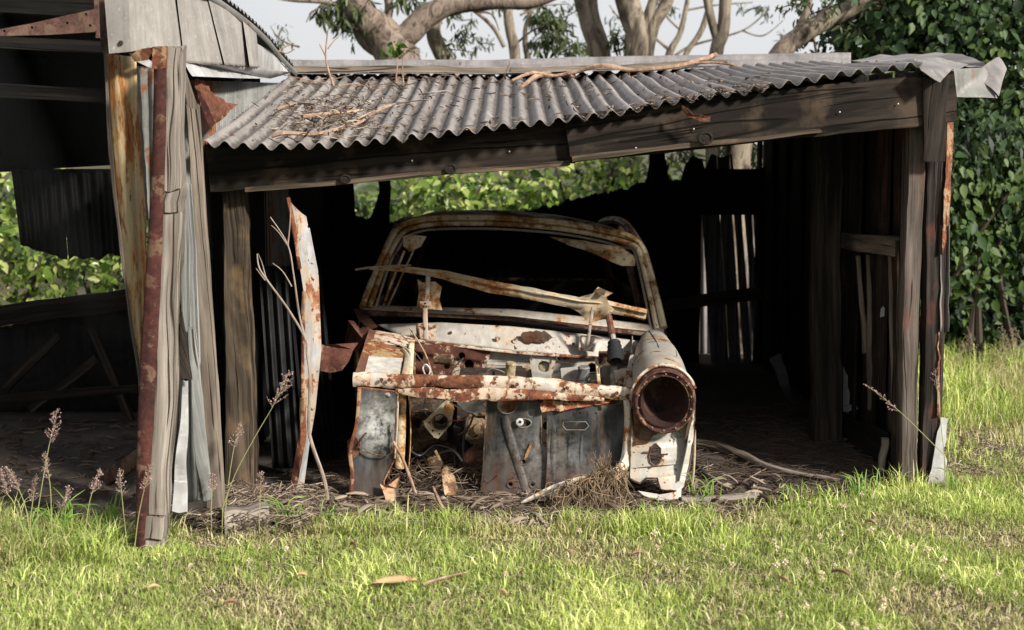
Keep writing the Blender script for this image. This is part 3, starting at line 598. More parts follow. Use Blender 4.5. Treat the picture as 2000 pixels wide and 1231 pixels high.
# rust streaked cladding strip
def strip(pl, prr, Y, mat, name, amp=.0, n=10, Yb=None):
    """pl / prr: left and right pixel polylines top to bottom with equal counts"""
    def f(u, v):
        k = v * (len(pl) - 1); i = min(int(k), len(pl) - 2); t = k - i
        l = Vector(pl[i]).lerp(Vector(pl[i + 1]), t); r_ = Vector(prr[i]).lerp(Vector(prr[i + 1]), t); q = l.lerp(r_, u)
        return P(q.x + noise.noise(Vector((v * 11, u, Y))) * 1.2, q.y, Y + (0 if Yb is None else (Yb - Y) * v) + amp * math.cos(u * 6.28 * 1.5) + .004 * noise.noise(Vector((u * 3, v * 6, 1))))
    return MB().grid(f, n, 40, .2, 1.6).build(name, mat, barn, solid=.002)
strip([(207, 104), (219, 300), (232, 430), (252, 580), (274, 720), (284, 800)], [(266, 112), (272, 250), (284, 400), (288, 560), (287, 700), (290, 800)], 5.88, SHEET_YEL, 'cladding_sheet', .008)
strip([(203, 104), (212, 300), (227, 430), (247, 590), (270, 740), (276, 850)], [(208, 104), (220, 300), (233, 430), (253, 590), (275, 740), (283, 850)], 5.86, W_GREY2, 'edge_batten')
strip([(262, 128), (270, 250), (280, 350), (286, 430)], [(300, 133), (300, 250), (300, 350), (300, 430)], 6.0, GALV_OLD, 'cladding_sheet', .01)
strip([(356, 360), (354, 500), (352, 700), (350, 860), (345, 985)], [(374, 360), (384, 500), (392, 700), (400, 860), (410, 975)], 6.02, W_PALE, 'cladding_board', 0)
# corner post: sawn wood with rusty angle iron in front
mbp = MB()
mbp.board(P(342, 92, 5.72), P(341, 372, 5.72), 33 * 5.7 / FPX, .10, side=(1, 0, 0), seg=34, jit=.008, ch=.08, rag=.03)
mbp.board(P(341, 366, 5.73), P(339, 412, 5.73), 36 * 5.7 / FPX, .11, side=(1, 0, 0), seg=5, jit=.003, ch=.06)
mbp.board(P(338, 408, 5.735), P(303, 1000, 5.70), 37 * 5.7 / FPX, .10, side=(1, 0, 0), w1=50 * 5.7 / FPX, seg=60, jit=.008, ch=.08)
mbp.board(P(302, 1003, 5.70), P(300, 1046, 5.70), 50 * 5.7 / FPX, .11, side=(1, 0, 0), seg=5, jit=.003, ch=.06)
mbp.board(P(300, 1048, 5.71), P(300, 1085, 5.71), 46 * 5.7 / FPX, .10, side=(1, 0, 0), seg=5, jit=.003, ch=.06)
mbp.build('corner_post', W_GREY, barn)
def angle_iron():
    pth = [P(312, 128, 5.60), P(308, 330, 5.61), P(297, 560, 5.62), P(286, 760, 5.63), P(280, 900, 5.64), P(272, 1078, 5.64)]
    pts = smooth_path(pth, 8); wd = lerp_list([.046, .050, .062, .066, .056, .034], len(pts)); m = MB()
    def f(u, v):
        i = v * (len(pts) - 1); k = min(int(i), len(pts) - 2); p = pts[k].lerp(pts[k + 1], i - k); w_ = wd[k]
        x = (u - .5) * 2
        return p + Vector((x * w_ / 2, .012 * x * x + .003 * noise.noise(Vector((v * 12, u * 2, 0))), 0))
    m.grid(f, 10, 60, .06, 2); return m.build('angle_iron', IRON_RED, barn, solid=.005)
angle_iron()
MB().plate(PP(rugged([(297, 92), (325, 90), (324, 133), (297, 135)], 1.2, 8), 5.60), thick=.02, sub=1, dent=.004).build('cap_strap', RUSTSHEET, barn)
crumple([(258, 108, 5.62), (272, 96, 5.6), (296, 93, 5.6), (297, 103, 5.6), (284, 118, 5.6), (264, 121, 5.62)], RUSTSHEET, .035, 'curled_strap', barn, 3, 3, .003, 25)
sheetpoly([(252, 104, 5.78), (270, 104, 5.8), (300, 122, 5.85), (300, 136, 5.85), (262, 118, 5.8)], GALV_BRT, 'small_flashing', sub=1, dent=.004)
MB().plate(PP([(358, 132), (384, 210), (383, 214), (366, 210), (362, 180)], 5.85), thick=.03).build('post_bracket', W_GREY2, barn)
# leaning planks
def lplank(label, top, bot, wt, wb, Y, Yb, mat, th=.03, rag=.02):
    o = bpx(MB(), top, bot, wt, wb, Y, th, Yb, rag=rag).build('leaning_plank', mat); return tag(o, label, 'plank', 'planks leaning at the shed corner')
lplank('tall brown grey plank leaning right of the corner post, rightmost of the bundle', (377, 205), (423, 992), 23, 36, 6.08, 5.98, W_GREY2, .035)
lplank('bright white painted board standing just right of the corner post foot', (362, 742), (352, 1000), 9, 30, 5.92, 5.86, GALV_BRT, .015)
lplank('narrow pale grey plank between the white board and tall brown plank', (375, 640), (400, 975), 14, 30, 5.97, 5.92, W_PALE, .02)
lplank('short dark pointed offcut wedged beside the corner post above the white board', (355, 610), (361, 742), 3, 24, 5.86, 5.86, W_DIM, .02)
# rusty prop lying in the left bay
loose('iron_prop', 'dark red iron bar propped low behind the corner post in the left bay', 'bar', MB().board(P(210, 935, 6.5), P(276, 890, 6.1), .07, .03, side=(0, 0, 1), seg=8), DARKRUST, None)

# ================================================================== WRECKED CAR
car = thing('wrecked_car', 'stripped cream sedan shell eaten by rust with empty headlamp tunnel, parked in the lean-to', 'car', (0, 6.6, 0))
def ribbon(path, w, t, mat, name, up=(0, -1, 0), n=6, parent=car, jit=.0, sides=8):
    return MB().tube(smooth_path(path, n), w / 2, sides, flat=t / w, up=Vector(up), jit=jit).build(name, mat, parent)
# --- windscreen frame: three nested sweeps
ou = [(708, 600, 7.72), (722, 562, 7.80), (745, 508, 7.92), (766, 462, 8.04), (786, 440, 8.12), (830, 428, 8.18), (900, 425, 8.2), (1000, 427, 8.2), (1100, 436, 8.19), (1180, 450, 8.15), (1226, 462, 8.10), (1252, 482, 8.02), (1266, 520, 7.94), (1282, 580, 7.82), (1296, 640, 7.72)]
def inset(lst, d, dy=0):
    cx, cy = 1003, 545; o = []
    for (x, y, Y) in lst:
        sx = 1 if x > cx else -1
        hx = abs(x - cx) / 300; o.append((x - sx * d * min(1, hx ** 3 * 1.1), y + (d * .9 if y < 475 else d * .25), Y + dy))
    return o
ribbon(PP(ou), .042, .05, PAINT_FRAME, 'windscreen_frame')
ribbon(PP(inset(ou, 13, -.02)), .030, .035, PAINT_FRAME, 'windscreen_frame')
ribbon(PP(inset(ou, 24, .0)), .016, .03, PAINT_CLEAN, 'windscreen_lip')
# roof skin
def roofskin(u, v):
    k = u * 8 ; i = min(int(k), 7); base = [ou[j] for j in (3, 4, 5, 6, 7, 8, 9, 10, 11)]
    a = P(*base[i]).lerp(P(*base[i + 1]), k - i); Y = a.y + v * 1.75
    return Vector((a.x * (1 - .1 * v * v), Y, a.z + .022 * math.sin(v * 2.6) * math.sin(math.pi * min(max(u, .04), .96)) - .13 * v * v + .008))
MB().grid(roofskin, 40, 20, 1.3, 1.8).build('roof_panel', ROOFSHELL, car, solid=.004)
# rear pillars and side frames
for sx in (-1, 1):
    f0 = P(ou[3][0], ou[3][1], 8.04) if sx < 0 else P(ou[11][0], ou[11][1], 8.02)
    r1 = Vector((sx * .60, 9.85, 1.05)); r2_ = Vector((sx * .72, 10.2, .66)); 
    ribbon([f0, Vector((sx * .68, 8.9, 1.16)), r1, r2_], .05, .05, DARKRUST, 'side_frame', up=(1, 0, 0))
    ribbon([Vector((sx * .68, 8.95, 1.14)), Vector((sx * .80, 8.95, .62))], .05, .04, DARKRUST, 'door_pillar', up=(0, 1, 0))
    b = [P(708, 600, 7.78) if sx < 0 else P(1296, 640, 7.78), Vector((sx * .83, 8.9, .64)), Vector((sx * .74, 10.25, .64))]
    MB().grid(lambda u, v, b=b, sx=sx: (lambda p: Vector((p.x + sx * .05 * math.sin(v * 2.8), p.y, p.z * (1 - v) + .04)))(b[0].lerp(b[1], min(1, u * 2)) if u < .5 else b[1].lerp(b[2], u * 2 - 1)), 20, 10, 2.5, .6).build('body_side', ROOFSHELL, car, solid=.004)
MB().grid(lambda u, v: Vector((-.74 + 1.48 * u, 10.25 + .1 * math.sin(u * 3.14), .06 + .6 * v)), 12, 6, 1.4, .6).build('rear_panel', ROOFSHELL, car, solid=.004)
MB().grid(lambda u, v: Vector((-.7 + 1.4 * u, 7.8 + v * 2.3, .10 + .02 * math.sin(u * 9))), 12, 12, 1.4, 2).build('cabin_floor', DARKRUST, car, solid=.004)
MB().board((-.62, 9.6, .5), (.62, 9.6, .5), .42, .10, side=(0, .2, 1), seg=6).build('rear_seat', BLACKHOLE, car)
# inner windscreen bits
crumple([(1072, 462, 8.1), (1140, 470, 8.12), (1210, 482, 8.08), (1242, 500, 7.98), (1240, 520, 7.95), (1215, 520, 7.98), (1170, 500, 8.02), (1110, 478, 8.06)], PAINT_FRAME, .01, 'torn_header', car, 3)
crumple([(786, 462, 8.06), (800, 458, 8.06), (833, 462, 8.08), (822, 482, 8.08), (800, 492, 8.05), (788, 482, 8.04)], PAINT_FRAME, .006, 'sun_visor', car, 4)
ribbon([P(790, 490, 8.0), P(762, 560, 7.9), P(748, 600, 7.8)], .014, .01, PAINT_FRAME, 'door_channel')
ribbon([P(812, 480, 8.3), P(775, 560, 8.2), P(755, 605, 8.1)], .012, .01, PAINT_FRAME, 'door_channel')
ribbon([P(1225, 525, 8.1), P(1238, 575, 8.0), P(1248, 625, 7.9)], .012, .01, DARKRUST, 'door_channel')
# --- cowl
def band(topl, botl, Yt, Yb, mat, name, n=40, m=6, bow=.0, dent=.004, parent=car, lu=1.5, lv=.1):
    def f(u, v):
        px = topl[0][0] + u * (topl[-1][0] - topl[0][0]); 
        t = np.interp(px, [a[0] for a in topl], [a[1] for a in topl]); pb = botl[0][0] + u * (botl[-1][0] - botl[0][0]); b = np.interp(pb, [a[0] for a in botl], [a[1] for a in botl])
        Y = Yt + (Yb - Yt) * v - bow * math.sin(math.pi * u)
        return P(px + (pb - px) * v, t + (b - t) * v, Y + dent * noise.noise(Vector((u * 12, v * 2, 1))))
    return MB().grid(f, n, m, lu, lv).build(name, mat, parent, solid=.003)
band([(706, 596), (860, 600), (1000, 604), (1150, 620), (1297, 638)], [(706, 604), (860, 613), (1000, 618), (1150, 635), (1297, 650)], 7.76, 7.70, PAINT, 'cowl_top', bow=.10)
band([(706, 605), (860, 614), (1000, 619), (1150, 636), (1295, 651)], [(712, 616), (860, 620), (1000, 627), (1150, 643), (1290, 660)], 7.68, 7.66, DARKRUST, 'cowl_gutter', bow=.10)
band([(712, 618), (860, 622), (1000, 628), (1150, 644), (1290, 661)], [(735, 632), (860, 628), (1000, 637), (1150, 653), (1270, 672)], 7.72, 7.74, BLACKHOLE, 'cowl_vent', bow=.10)
band([(735, 634), (860, 630), (1000, 638), (1150, 654), (1262, 668)], [(795, 662), (860, 668), (1000, 685), (1150, 696), (1262, 706)], 7.60, 7.52, PAINT_CLEAN, 'scuttle_panel', bow=.10, n=50, m=10)
ribbon([P(800, 664, 7.41), P(860, 671, 7.39), P(1000, 688, 7.38), P(1130, 697, 7.38), P(1180, 700, 7.39)], .016, .012, PAINT_RUSTY, 'scuttle_seam')
rim(PP([(735, 634, 7.58), (800, 631, 7.53), (860, 630, 7.50), (1000, 638, 7.49), (1150, 654, 7.51), (1262, 668, 7.58)]), .005, DARKRUST, closed=False) if False else None
# rust-through patch and captive nuts on scuttle
c = P(1045, 655, 7.44)
MB().plate([P(x, y, 7.435) for (x, y) in rugged([(1017, 654), (1030, 648), (1062, 646), (1075, 655), (1085, 660), (1070, 667), (1045, 668), (1030, 672), (1022, 664)], 2.5, 5, 2)], thick=.002).build('dark_patch', DARKRUST, car)
for (x, y) in ((972, 661), (1006, 666), (1071, 680)):
    MB().lathe(P(x, y, 7.44), (0, -1, 0), [(0, .014), (.004, .012), (.003, .006), (0.001, .001)], 12).build('grommet', PAINT_RUSTY, car)
# --- bulkhead
bh = [(800, 664), (870, 673), (1000, 690), (1150, 700), (1200, 702), (1196, 758), (1100, 758), (800, 758)]
holes = [circ(818, 697, 7, 8, Y=7.5), circ(902, 696, 6, 7, Y=7.5), circ(916, 713, 9, 10, Y=7.5), circ(928, 728, 8, 9, Y=7.5), circ(1156, 719, 9, 10, Y=7.5), circ(873, 716, 6, 5, Y=7.5)]
MB().plate(PP(bh, 7.5), holes, thick=.004, sub=1, dent=.012).build('bulkhead', m_paint('bulkhead_paint', (.58, .55, .49), amount=.44, sc=4, seed=12.4), car)
MB().plate(PP([(798, 757), (1200, 757), (1196, 960), (798, 960)], 7.5), thick=.004, sub=1, dent=.02).build('lower_bulkhead', OIL, car)
band([(948, 712), (1020, 715)], [(948, 733), (1022, 737)], 7.47, 7.48, PAINT_CLEAN, 'bulkhead_pressing', n=10, m=3)
MB().plate(PP([(805, 672), (960, 678), (955, 700), (940, 735), (870, 745), (800, 745)], 7.47), [circ(818, 697, 9, 10, Y=7.47), circ(902, 696, 7, 8, Y=7.47), circ(916, 713, 10, 11, Y=7.47), circ(873, 716, 6, 5, Y=7.47)], thick=.003, sub=2, dent=.014).build('bulkhead_plate', m_paint('bulkhead_rust', (.55, .50, .44), (.06, .022, .018), (.17, .06, .035), amount=.58, sc=9, seed=3.1), car)
MB().plate(PP([(1034, 696), (1087, 698), (1076, 742), (1040, 739)], 7.40), [circ(1063, 716, 13, 11, Y=7.40)], thick=.004).build('bracket_plate', PAINT_CLEAN, car)
MB().lathe(P(1063, 716, 7.44), (0, -1, 0), [(0, .032), (.01, .03), (.014, .02), (.012, .002)], 16).build('bracket_gauge', ALLOY, car)
for x in (1036, 1085): ribbon([P(x, 690, 7.38), P(x + 2, 704, 7.37)], .01, .008, DARKRUST, 'bracket_bolt')
band([(1195, 690), (1262, 690)], [(1190, 775), (1240, 790)], 7.3, 7.2, PAINT, 'inner_wing_right', n=10, m=8, dent=.03)
for x, y in ((1200, 745), (1214, 742), (1228, 748)):
    ribbon([P(x, y - 14, 7.1), P(x + 4, y, 7.0), P(x, y + 14, 6.9)], .05, .02, PAINT_CLEAN, 'inner_wing_rib')
MB().box(P(1200, 700, 7.3), (.16, .1, .06)).build('column_bracket', DARKRUST, car)
for h_ in holes: MB().tube(h_ + [h_[0]], .0035, 6, jit=.4).build('hole_rim', DARKRUST, car)
MB().grid(lambda u, v: Vector((np.interp(u, [0, 1], [.565, .66]) - .02 * math.sin(v * 3), 6.5 + 1.2 * u, .12 + v * (.38 + .12 * u))), 14, 8, 1.2, .5).build('inner_guard', PAINT_CLEAN, car, solid=.004)
MB().grid(lambda u, v: Vector((-.50 - .10 * u + .02 * math.sin(v * 3), 6.62 + .9 * u, .05 + v * (.50 + .10 * u))), 14, 8, 1.2, .5).build('inner_guard', PAINT_FRAME, car, solid=.004)
for (x, y, Y) in ((760, 742, 6.455), (845, 746, 6.45), (1010, 751, 6.44), (1108, 758, 6.44), (1205, 768, 6.46), (880, 650, 7.49), (905, 664, 7.48), (1120, 672, 7.46), (1210, 676, 7.5), (745, 742, 6.46)):
    MB().lathe(P(x, y, Y), (0, -1, .1), [(0, .009), (.006, .0085), (.007, .004), (.004, .001)], 8).build('bolt', DARKRUST, car)
for pth, r_ in (([(822, 742, 6.7), (835, 760, 6.7), (828, 800, 6.8), (850, 830, 6.8)], .007), ([(905, 700, 7.3), (880, 730, 7.1), (890, 770, 6.9), (870, 800, 6.9)], .009), ([(940, 745, 7.2), (960, 720, 7.2), (1000, 735, 7.2)], .006), ([(790, 870, 6.75), (820, 890, 6.8), (850, 870, 6.8), (890, 880, 6.8)], .010), ([(1130, 735, 7.2), (1150, 745, 7.1), (1180, 738, 7.1)], .006), ([(1205, 712, 7.1), (1225, 720, 7.0), (1245, 705, 7.0)], .007)):
    ribbon(PP(pth), r_, r_, RUBBER if r_ > .0065 else GALV_OLD, 'hose')
# --- hinges, bars across the screen
bar = smooth_path(PP([(722, 524, 7.50), (760, 524, 7.48), (810, 529, 7.46), (860, 536, 7.44), (900, 546, 7.42), (960, 560, 7.41), (1020, 571, 7.4), (1080, 582, 7.4), (1130, 592, 7.4), (1170, 596, 7.4), (1210, 604, 7.4), (1262, 615, 7.4)]), 6)
MB().tube(bar, lerp_list([.010, .014, .016, .024, .028, .032, .032, .032, .034, .040, .030, .030], len(bar)), 10, flat=.6, up=Vector((0, -1, 0)), jit=.22).build('bonnet_brace', PAINT_BAR, car)
MB().tube([p + Vector((0, -.028, .014)) for p in bar[6:]], .008, 6, jit=.4).build('brace_flange', PAINT_BAR, car)
crumple([(1095, 586, 7.39), (1128, 583, 7.38), (1158, 572, 7.36), (1168, 560, 7.36), (1175, 566, 7.36), (1197, 571, 7.37), (1184, 580, 7.36), (1190, 594, 7.37), (1200, 605, 7.38), (1180, 625, 7.39), (1150, 632, 7.4), (1132, 612, 7.4), (1110, 600, 7.4)], PAINT_BAR, .03, 'brace_gusset', car, 6, 3, .004, 14)
MB().plate(PP([(1160, 568), (1172, 562), (1184, 568), (1180, 577), (1166, 577)], 7.345), thick=.004).build('dark_patch', DARKRUST, car)
crumple([(815, 545, 7.44), (824, 552, 7.43), (850, 550, 7.44), (863, 560, 7.44), (858, 585, 7.43), (864, 606, 7.43), (838, 604, 7.42), (814, 600, 7.43), (818, 570, 7.43)], PAINT_BAR, .02, 'hinge_bracket', car, 2, 3, .004, 14)
ribbon([P(836, 540, 7.42), P(834, 580, 7.38), P(830, 600, 7.38), P(832, 662, 7.40)], .026, .016, PAINT, 'hinge_arm')
MB().plate(PP([(820, 589), (842, 589), (842, 597), (820, 597)], 7.355), [circ(830, 593, 3, 2.4, Y=7.355, n=8)], thick=.004).build('hinge_plate', PAINT_CLEAN, car)
MB().plate(PP([(812, 632), (852, 634), (850, 664), (814, 662)], 7.44), thick=.006, sub=1, dent=.01).build('hinge_base', PAINT_RUSTY, car)
ribbon([P(1158, 600, 7.34), P(1152, 640, 7.36), P(1148, 676, 7.38)], .016, .012, PAINT, 'hinge_arm')
crumple([(1134, 655, 7.4), (1160, 656, 7.38), (1178, 662, 7.4), (1172, 690, 7.38), (1148, 686, 7.36), (1130, 684, 7.4)], PAINT_RUSTY, .03, 'hinge_base', car, 7, 3, .004, 18)
ribbon([P(1189, 618, 7.38), P(1194, 645, 7.3), P(1198, 664, 7.24)], .034, .034, PAINT_RED, 'steering_shaft')
ribbon([P(1197, 655, 7.25), P(1199, 668, 7.22)], .026, .026, GALV_BRT, 'steering_collar')
MB().lathe(P(1199, 666, 7.22), (P(1204, 714, 7.1) - P(1199, 666, 7.22)), [(0, .014), (.014, .034), (.026, .020), (.040, .038), (.053, .022), (.067, .041), (.080, .024), (.094, .044), (.107, .026), (.122, .047), (.135, .03)], 20).build('rubber_boot', RUBBER, car)
# --- left inner wing box
crumple([(716, 650, 7.35), (735, 644, 7.4), (812, 662, 7.4), (806, 676, 7.3), (730, 668, 7.2), (712, 672, 7.1)], PAINT_RUSTY, .012, 'inner_wing_top', car, 1, 2)
MB().plate([P(712, 672, 7.05), P(728, 668, 7.1), P(790, 682, 7.1), P(786, 700, 6.95), P(706, 694, 6.9)], thick=.004, sub=2, dent=.01).build('inner_wing_step', m_paint('orange_edge', (.50, .36, .22), (.10, .035, .018), (.36, .14, .05), amount=.52, sc=13, seed=3.3), car)
MB().plate([P(706, 692, 6.92), P(786, 699, 6.97), P(780, 735, 6.70), P(698, 735, 6.62)], thick=.004, sub=2, dent=.006).build('inner_wing_panel', m_paint('wing_white', (.68, .66, .61), amount=.3, sc=4, seed=5.5, pits=.33), car)
ribbon([P(786, 684, 7.05), P(795, 700, 6.95), P(789, 735, 6.72)], .03, .02, PAINT_BAR, 'wing_upright')
ribbon([P(804, 668, 7.3), P(802, 700, 7.2), P(800, 740, 7.0)], .03, .02, PAINT_FRAME, 'wing_upright')
MB().plate([P(722, 640, 7.35), P(734, 645, 7.35), P(710, 735, 6.6), P(690, 740, 6.55)], thick=.004, sub=2, dent=.012).build('wing_flange', PAINT_RED, car)
crumple([(672, 668, 7.5), (680, 626, 7.5), (692, 628, 7.5), (700, 640, 7.45), (722, 642, 7.35), (712, 668, 7.2), (696, 690, 7.1)], PAINT_RED, .02, 'hinge_pillar', car, 8, 2)
crumple([(690, 600, 7.7), (712, 606, 7.7), (738, 640, 7.5), (722, 645, 7.5), (700, 625, 7.6)], DARKRUST, .02, 'hinge_pillar', car, 9, 2)
# struts seen over the engine
ribbon([P(806, 690, 7.3), P(806, 735, 7.1)], .030, .03, GRIME, 'damper')
ribbon([P(800, 640, 7.36), P(830, 690, 7.2), P(845, 735, 7.0)], .008, .008, PAINT_BAR, 'cable')
ribbon([P(833, 738, 6.9), P(826, 720, 6.95), P(832, 712, 6.95), P(840, 722, 6.95), P(836, 738, 6.9)], .008, .008, GALV_BRT, 'cable')
ribbon([P(995, 715, 7.3), P(1035, 696, 7.3), P(1118, 712, 7.3)], .004, .004, RUBBER, 'cable')
ribbon([P(1135, 752, 6.9), P(1150, 730, 7.0), P(1165, 728, 7.1)], .006, .006, RUBBER, 'cable')
ribbon([P(1165, 700, 7.3), P(1170, 752, 6.9)], .02, .012, PAINT_FRAME, 'wing_upright')
ribbon([P(1262, 690, 7.2), P(1245, 700, 7.0), P(1225, 745, 6.8), P(1228, 760, 6.7)], .035, .02, PAINT_CLEAN, 'wing_upright')
def cyl(x, y, Y, ax, L, r_, mat, name):
    MB().lathe(P(x, y, Y), ax, [(0, .001), (0, r_), (L * .1, r_ * 1.08), (L * .15, r_), (L * .85, r_), (L * .9, r_ * 1.08), (L, r_ * .9), (L, .001)], 16).build(name, mat, car)
cyl(848, 700, 7.35, (1, -.1, -.1), .10, .028, GRIME, 'ignition_coil')
cyl(995, 742, 7.0, (.1, -.1, 1), .09, .026, ALLOY, 'fluid_reservoir')
cyl(1140, 742, 7.15, (0, -.1, 1), .07, .030, GALV_OLD, 'fluid_reservoir')
cyl(905, 742, 7.05, (1, .1, .15), .16, .022, OIL, 'heater_pipe')
MB().plate(PP([(1095, 720), (1130, 716), (1146, 738), (1140, 752), (1098, 752)], 7.2), [circ(1118, 735, 7, Y=7.2)], thick=.004, sub=1, dent=.01).build('bulkhead_bracket', PAINT_CLEAN, car)
MB().plate(PP([(960, 728), (1025, 728), (1030, 752), (955, 752)], 7.25), thick=.004, sub=1, dent=.01).build('bulkhead_bracket', PAINT, car)
MB().plate(PP([(1200, 725), (1236, 716), (1244, 748), (1204, 758)], 6.95), thick=.004, sub=2, dent=.03).build('inner_wing_rib', PAINT_CLEAN, car)
for k_, (m_, r_) in enumerate(((PAINT_CLEAN, .012), (RUSTSHEET, .010), (PAINT, .009))):
    d_ = k_ * 7; ribbon([P(722 - d_ * .3, 664 + d_, 7.15 - k_ * .05), P(760, 668 + d_, 7.15 - k_ * .05), P(797 - d_, 684 + d_ * .6, 7.1 - k_ * .05), P(799 - d_, 712, 6.9), P(794 - d_, 738, 6.72)], r_, r_, m_, 'folded_edge', jit=.3)
for pth, r_ in (([(812, 690), (840, 722), (880, 735), (930, 728)], .005), ([(1040, 740), (1075, 748), (1110, 742), (1160, 750)], .006), ([(860, 745), (900, 722), (945, 738)], .004), ([(1180, 705), (1168, 722), (1178, 750)], .005)):
    ribbon([P(x, y, 7.05) for x, y in pth], r_, r_, RUBBER, 'wiring', n=4)
for pth, r_ in (([(800, 812), (830, 800), (855, 812)], .012), ([(895, 850), (915, 835), (925, 810)], .010), ([(850, 880), (880, 930), (920, 940)], .014), ([(905, 790), (930, 815), (950, 812)], .008)):
    ribbon([P(x, y, 6.72) for x, y in pth], r_, r_, GRIME, 'pipework', n=4, jit=.3)
cyl(925, 868, 6.80, (1, 0, .2), .07, .022, GRIME, 'belt_idler'); cyl(846, 905, 6.75, (.3, -1, 0), .06, .035, GRIME, 'dynamo')
# --- crossbar over the radiator opening
cb = smooth_path(PP([(690, 741, 6.50), (740, 743, 6.49), (800, 745, 6.48), (900, 746, 6.47), (1000, 750, 6.47), (1080, 756, 6.47), (1160, 764, 6.48), (1240, 772, 6.50)]), 8)
MB().tube(cb, lerp_list([.030, .034, .033, .030, .032, .034, .034, .032], len(cb)), 14, flat=.5, up=Vector((0, -1, 0)), jit=.4).build('radiator_crossbar', PAINT_RUSTY, car)
lip = smooth_path(PP([(778, 764, 6.46), (830, 768, 6.45), (900, 772, 6.45), (960, 770, 6.45), (1040, 772, 6.45), (1100, 775, 6.46), (1180, 780, 6.48)]), 8)
MB().tube(lip, lerp_list([.008, .026, .030, .030, .024, .018, .010], len(lip)), 10, flat=.35, up=Vector((0, -1, 0)), jit=.3).build('crossbar_lip', m_paint('lip_rust', (.66, .56, .48), (.06, .022, .016), (.27, .09, .04), amount=.53, sc=9, seed=5), car)
crumple([(1054, 790, 6.50), (1062, 783, 6.49), (1120, 786, 6.49), (1195, 782, 6.50), (1190, 788, 6.5), (1130, 797, 6.5), (1058, 806, 6.5)], m_paint('flaking_angle', (.55, .4, .28), (.12, .03, .02), (.40, .12, .05), amount=.56, sc=18, seed=2.9), .02, 'flaking_angle', car, 5, 3, .004, 20)
# --- left air baffle
Lb = [(702, 757), (768, 764), (777, 770), (774, 830), (769, 900), (750, 940), (752, 972), (683, 975), (686, 925), (682, 880), (694, 850), (700, 800)]
x0 = P(735, 830, 6.46)
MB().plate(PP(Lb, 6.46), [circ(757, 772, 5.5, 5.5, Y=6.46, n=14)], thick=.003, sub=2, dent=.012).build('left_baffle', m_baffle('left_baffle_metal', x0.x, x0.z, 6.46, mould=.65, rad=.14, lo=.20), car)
MB().plate(PP(circ_px := [(750, 764), (764, 764), (764, 782), (750, 782)], 6.49), thick=.004).build('baffle_backing', PAINT_CLEAN, car)
ribbon([P(702, 757, 6.45), P(696, 830, 6.44), P(684, 880, 6.44), P(688, 930, 6.45), P(682, 975, 6.45)], .018, .014, RUSTSHEET, 'baffle_edge', jit=.3)
crumple([(676, 862, 6.46), (690, 852, 6.44), (700, 868, 6.43), (697, 890, 6.44), (688, 898, 6.45), (680, 896, 6.47)], PAINT_RED, .02, 'bumper_iron', car, 4, 2, .006)
ribbon([P(716, 845, 6.45), P(700, 868, 6.44), P(706, 878, 6.44), P(735, 888, 6.43), P(764, 884, 6.44), P(761, 830, 6.45)], .006, .01, GRIME, 'baffle_ridge')
crumple([(742, 945, 6.43), (758, 948, 6.40), (782, 930, 6.42), (778, 955, 6.42), (768, 985, 6.38), (756, 988, 6.38), (750, 965, 6.4)], m_paint('bent_tab', (.60, .42, .30), (.2, .07, .04), (.5, .24, .13), amount=.5, sc=10, seed=9), .02, 'bent_tab', car, 3, 2, .004)
ribbon([P(784, 765, 6.55), P(783, 850, 6.6), P(780, 915, 6.62)], .045, .02, PAINT_FRAME, 'radiator_side_rail')
ribbon([P(777, 775, 6.50), P(774, 850, 6.50), P(770, 895, 6.50)], .012, .008, PAINT_CLEAN, 'baffle_flange')
def rim(pts, r, mat, name='rusty_edge', closed=True, off=.002, jit=.5):
    q = [Vector(p) + Vector((0, -off, 0)) for p in pts]; q = q + [q[0]] if closed else q
    out = []
    for a, b in zip(q[:-1], q[1:]):
        n = max(1, int((b - a).length / .015)); out += [a.lerp(b, k / n) for k in range(n)]
    out.append(q[-1]); return MB().tube(out, r, 6, jit=jit).build(name, mat, car)
rim(PP(Lb, 6.46), .0035, RUSTSHEET)
# --- right air baffle, two lapped plates
def ell(cx, cy, rx, ry, n=16, Y=6.54): return circ(cx, cy, rx, ry, n, Y)
Rb1 = [(952, 778), (1056, 786), (1058, 866), (1096, 872), (1096, 962), (1060, 985), (1020, 988), (938, 976), (944, 905), (946, 860)]
xr = P(1000, 920, 6.54)
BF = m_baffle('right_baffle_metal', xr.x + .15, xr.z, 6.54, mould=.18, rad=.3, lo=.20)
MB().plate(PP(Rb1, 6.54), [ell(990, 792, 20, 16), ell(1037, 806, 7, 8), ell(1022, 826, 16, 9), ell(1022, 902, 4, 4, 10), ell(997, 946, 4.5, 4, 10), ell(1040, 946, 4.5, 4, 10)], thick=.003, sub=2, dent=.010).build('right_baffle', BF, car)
Rb2 = [(1070, 797), (1212, 789), (1218, 800), (1220, 850), (1216, 895), (1198, 925), (1150, 950), (1088, 975), (1066, 984)]
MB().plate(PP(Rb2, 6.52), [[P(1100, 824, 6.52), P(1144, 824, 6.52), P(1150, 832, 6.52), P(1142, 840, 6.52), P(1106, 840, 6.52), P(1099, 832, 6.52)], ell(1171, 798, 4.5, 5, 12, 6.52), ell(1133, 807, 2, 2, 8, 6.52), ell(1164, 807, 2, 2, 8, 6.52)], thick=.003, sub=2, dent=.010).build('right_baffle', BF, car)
rim(PP(Rb1, 6.54), .003, GRIME); rim(PP(Rb2, 6.52), .003, DARKRUST); rim([P(1100, 824, 6.52), P(1144, 824, 6.52), P(1150, 832, 6.52), P(1142, 840, 6.52), P(1106, 840, 6.52), P(1099, 832, 6.52)], .0025, GALV_OLD)
for h_ in (ell(990, 792, 20, 16), ell(1037, 806, 7, 8), ell(1022, 826, 16, 9)): rim(h_, .0025, GALV_OLD)
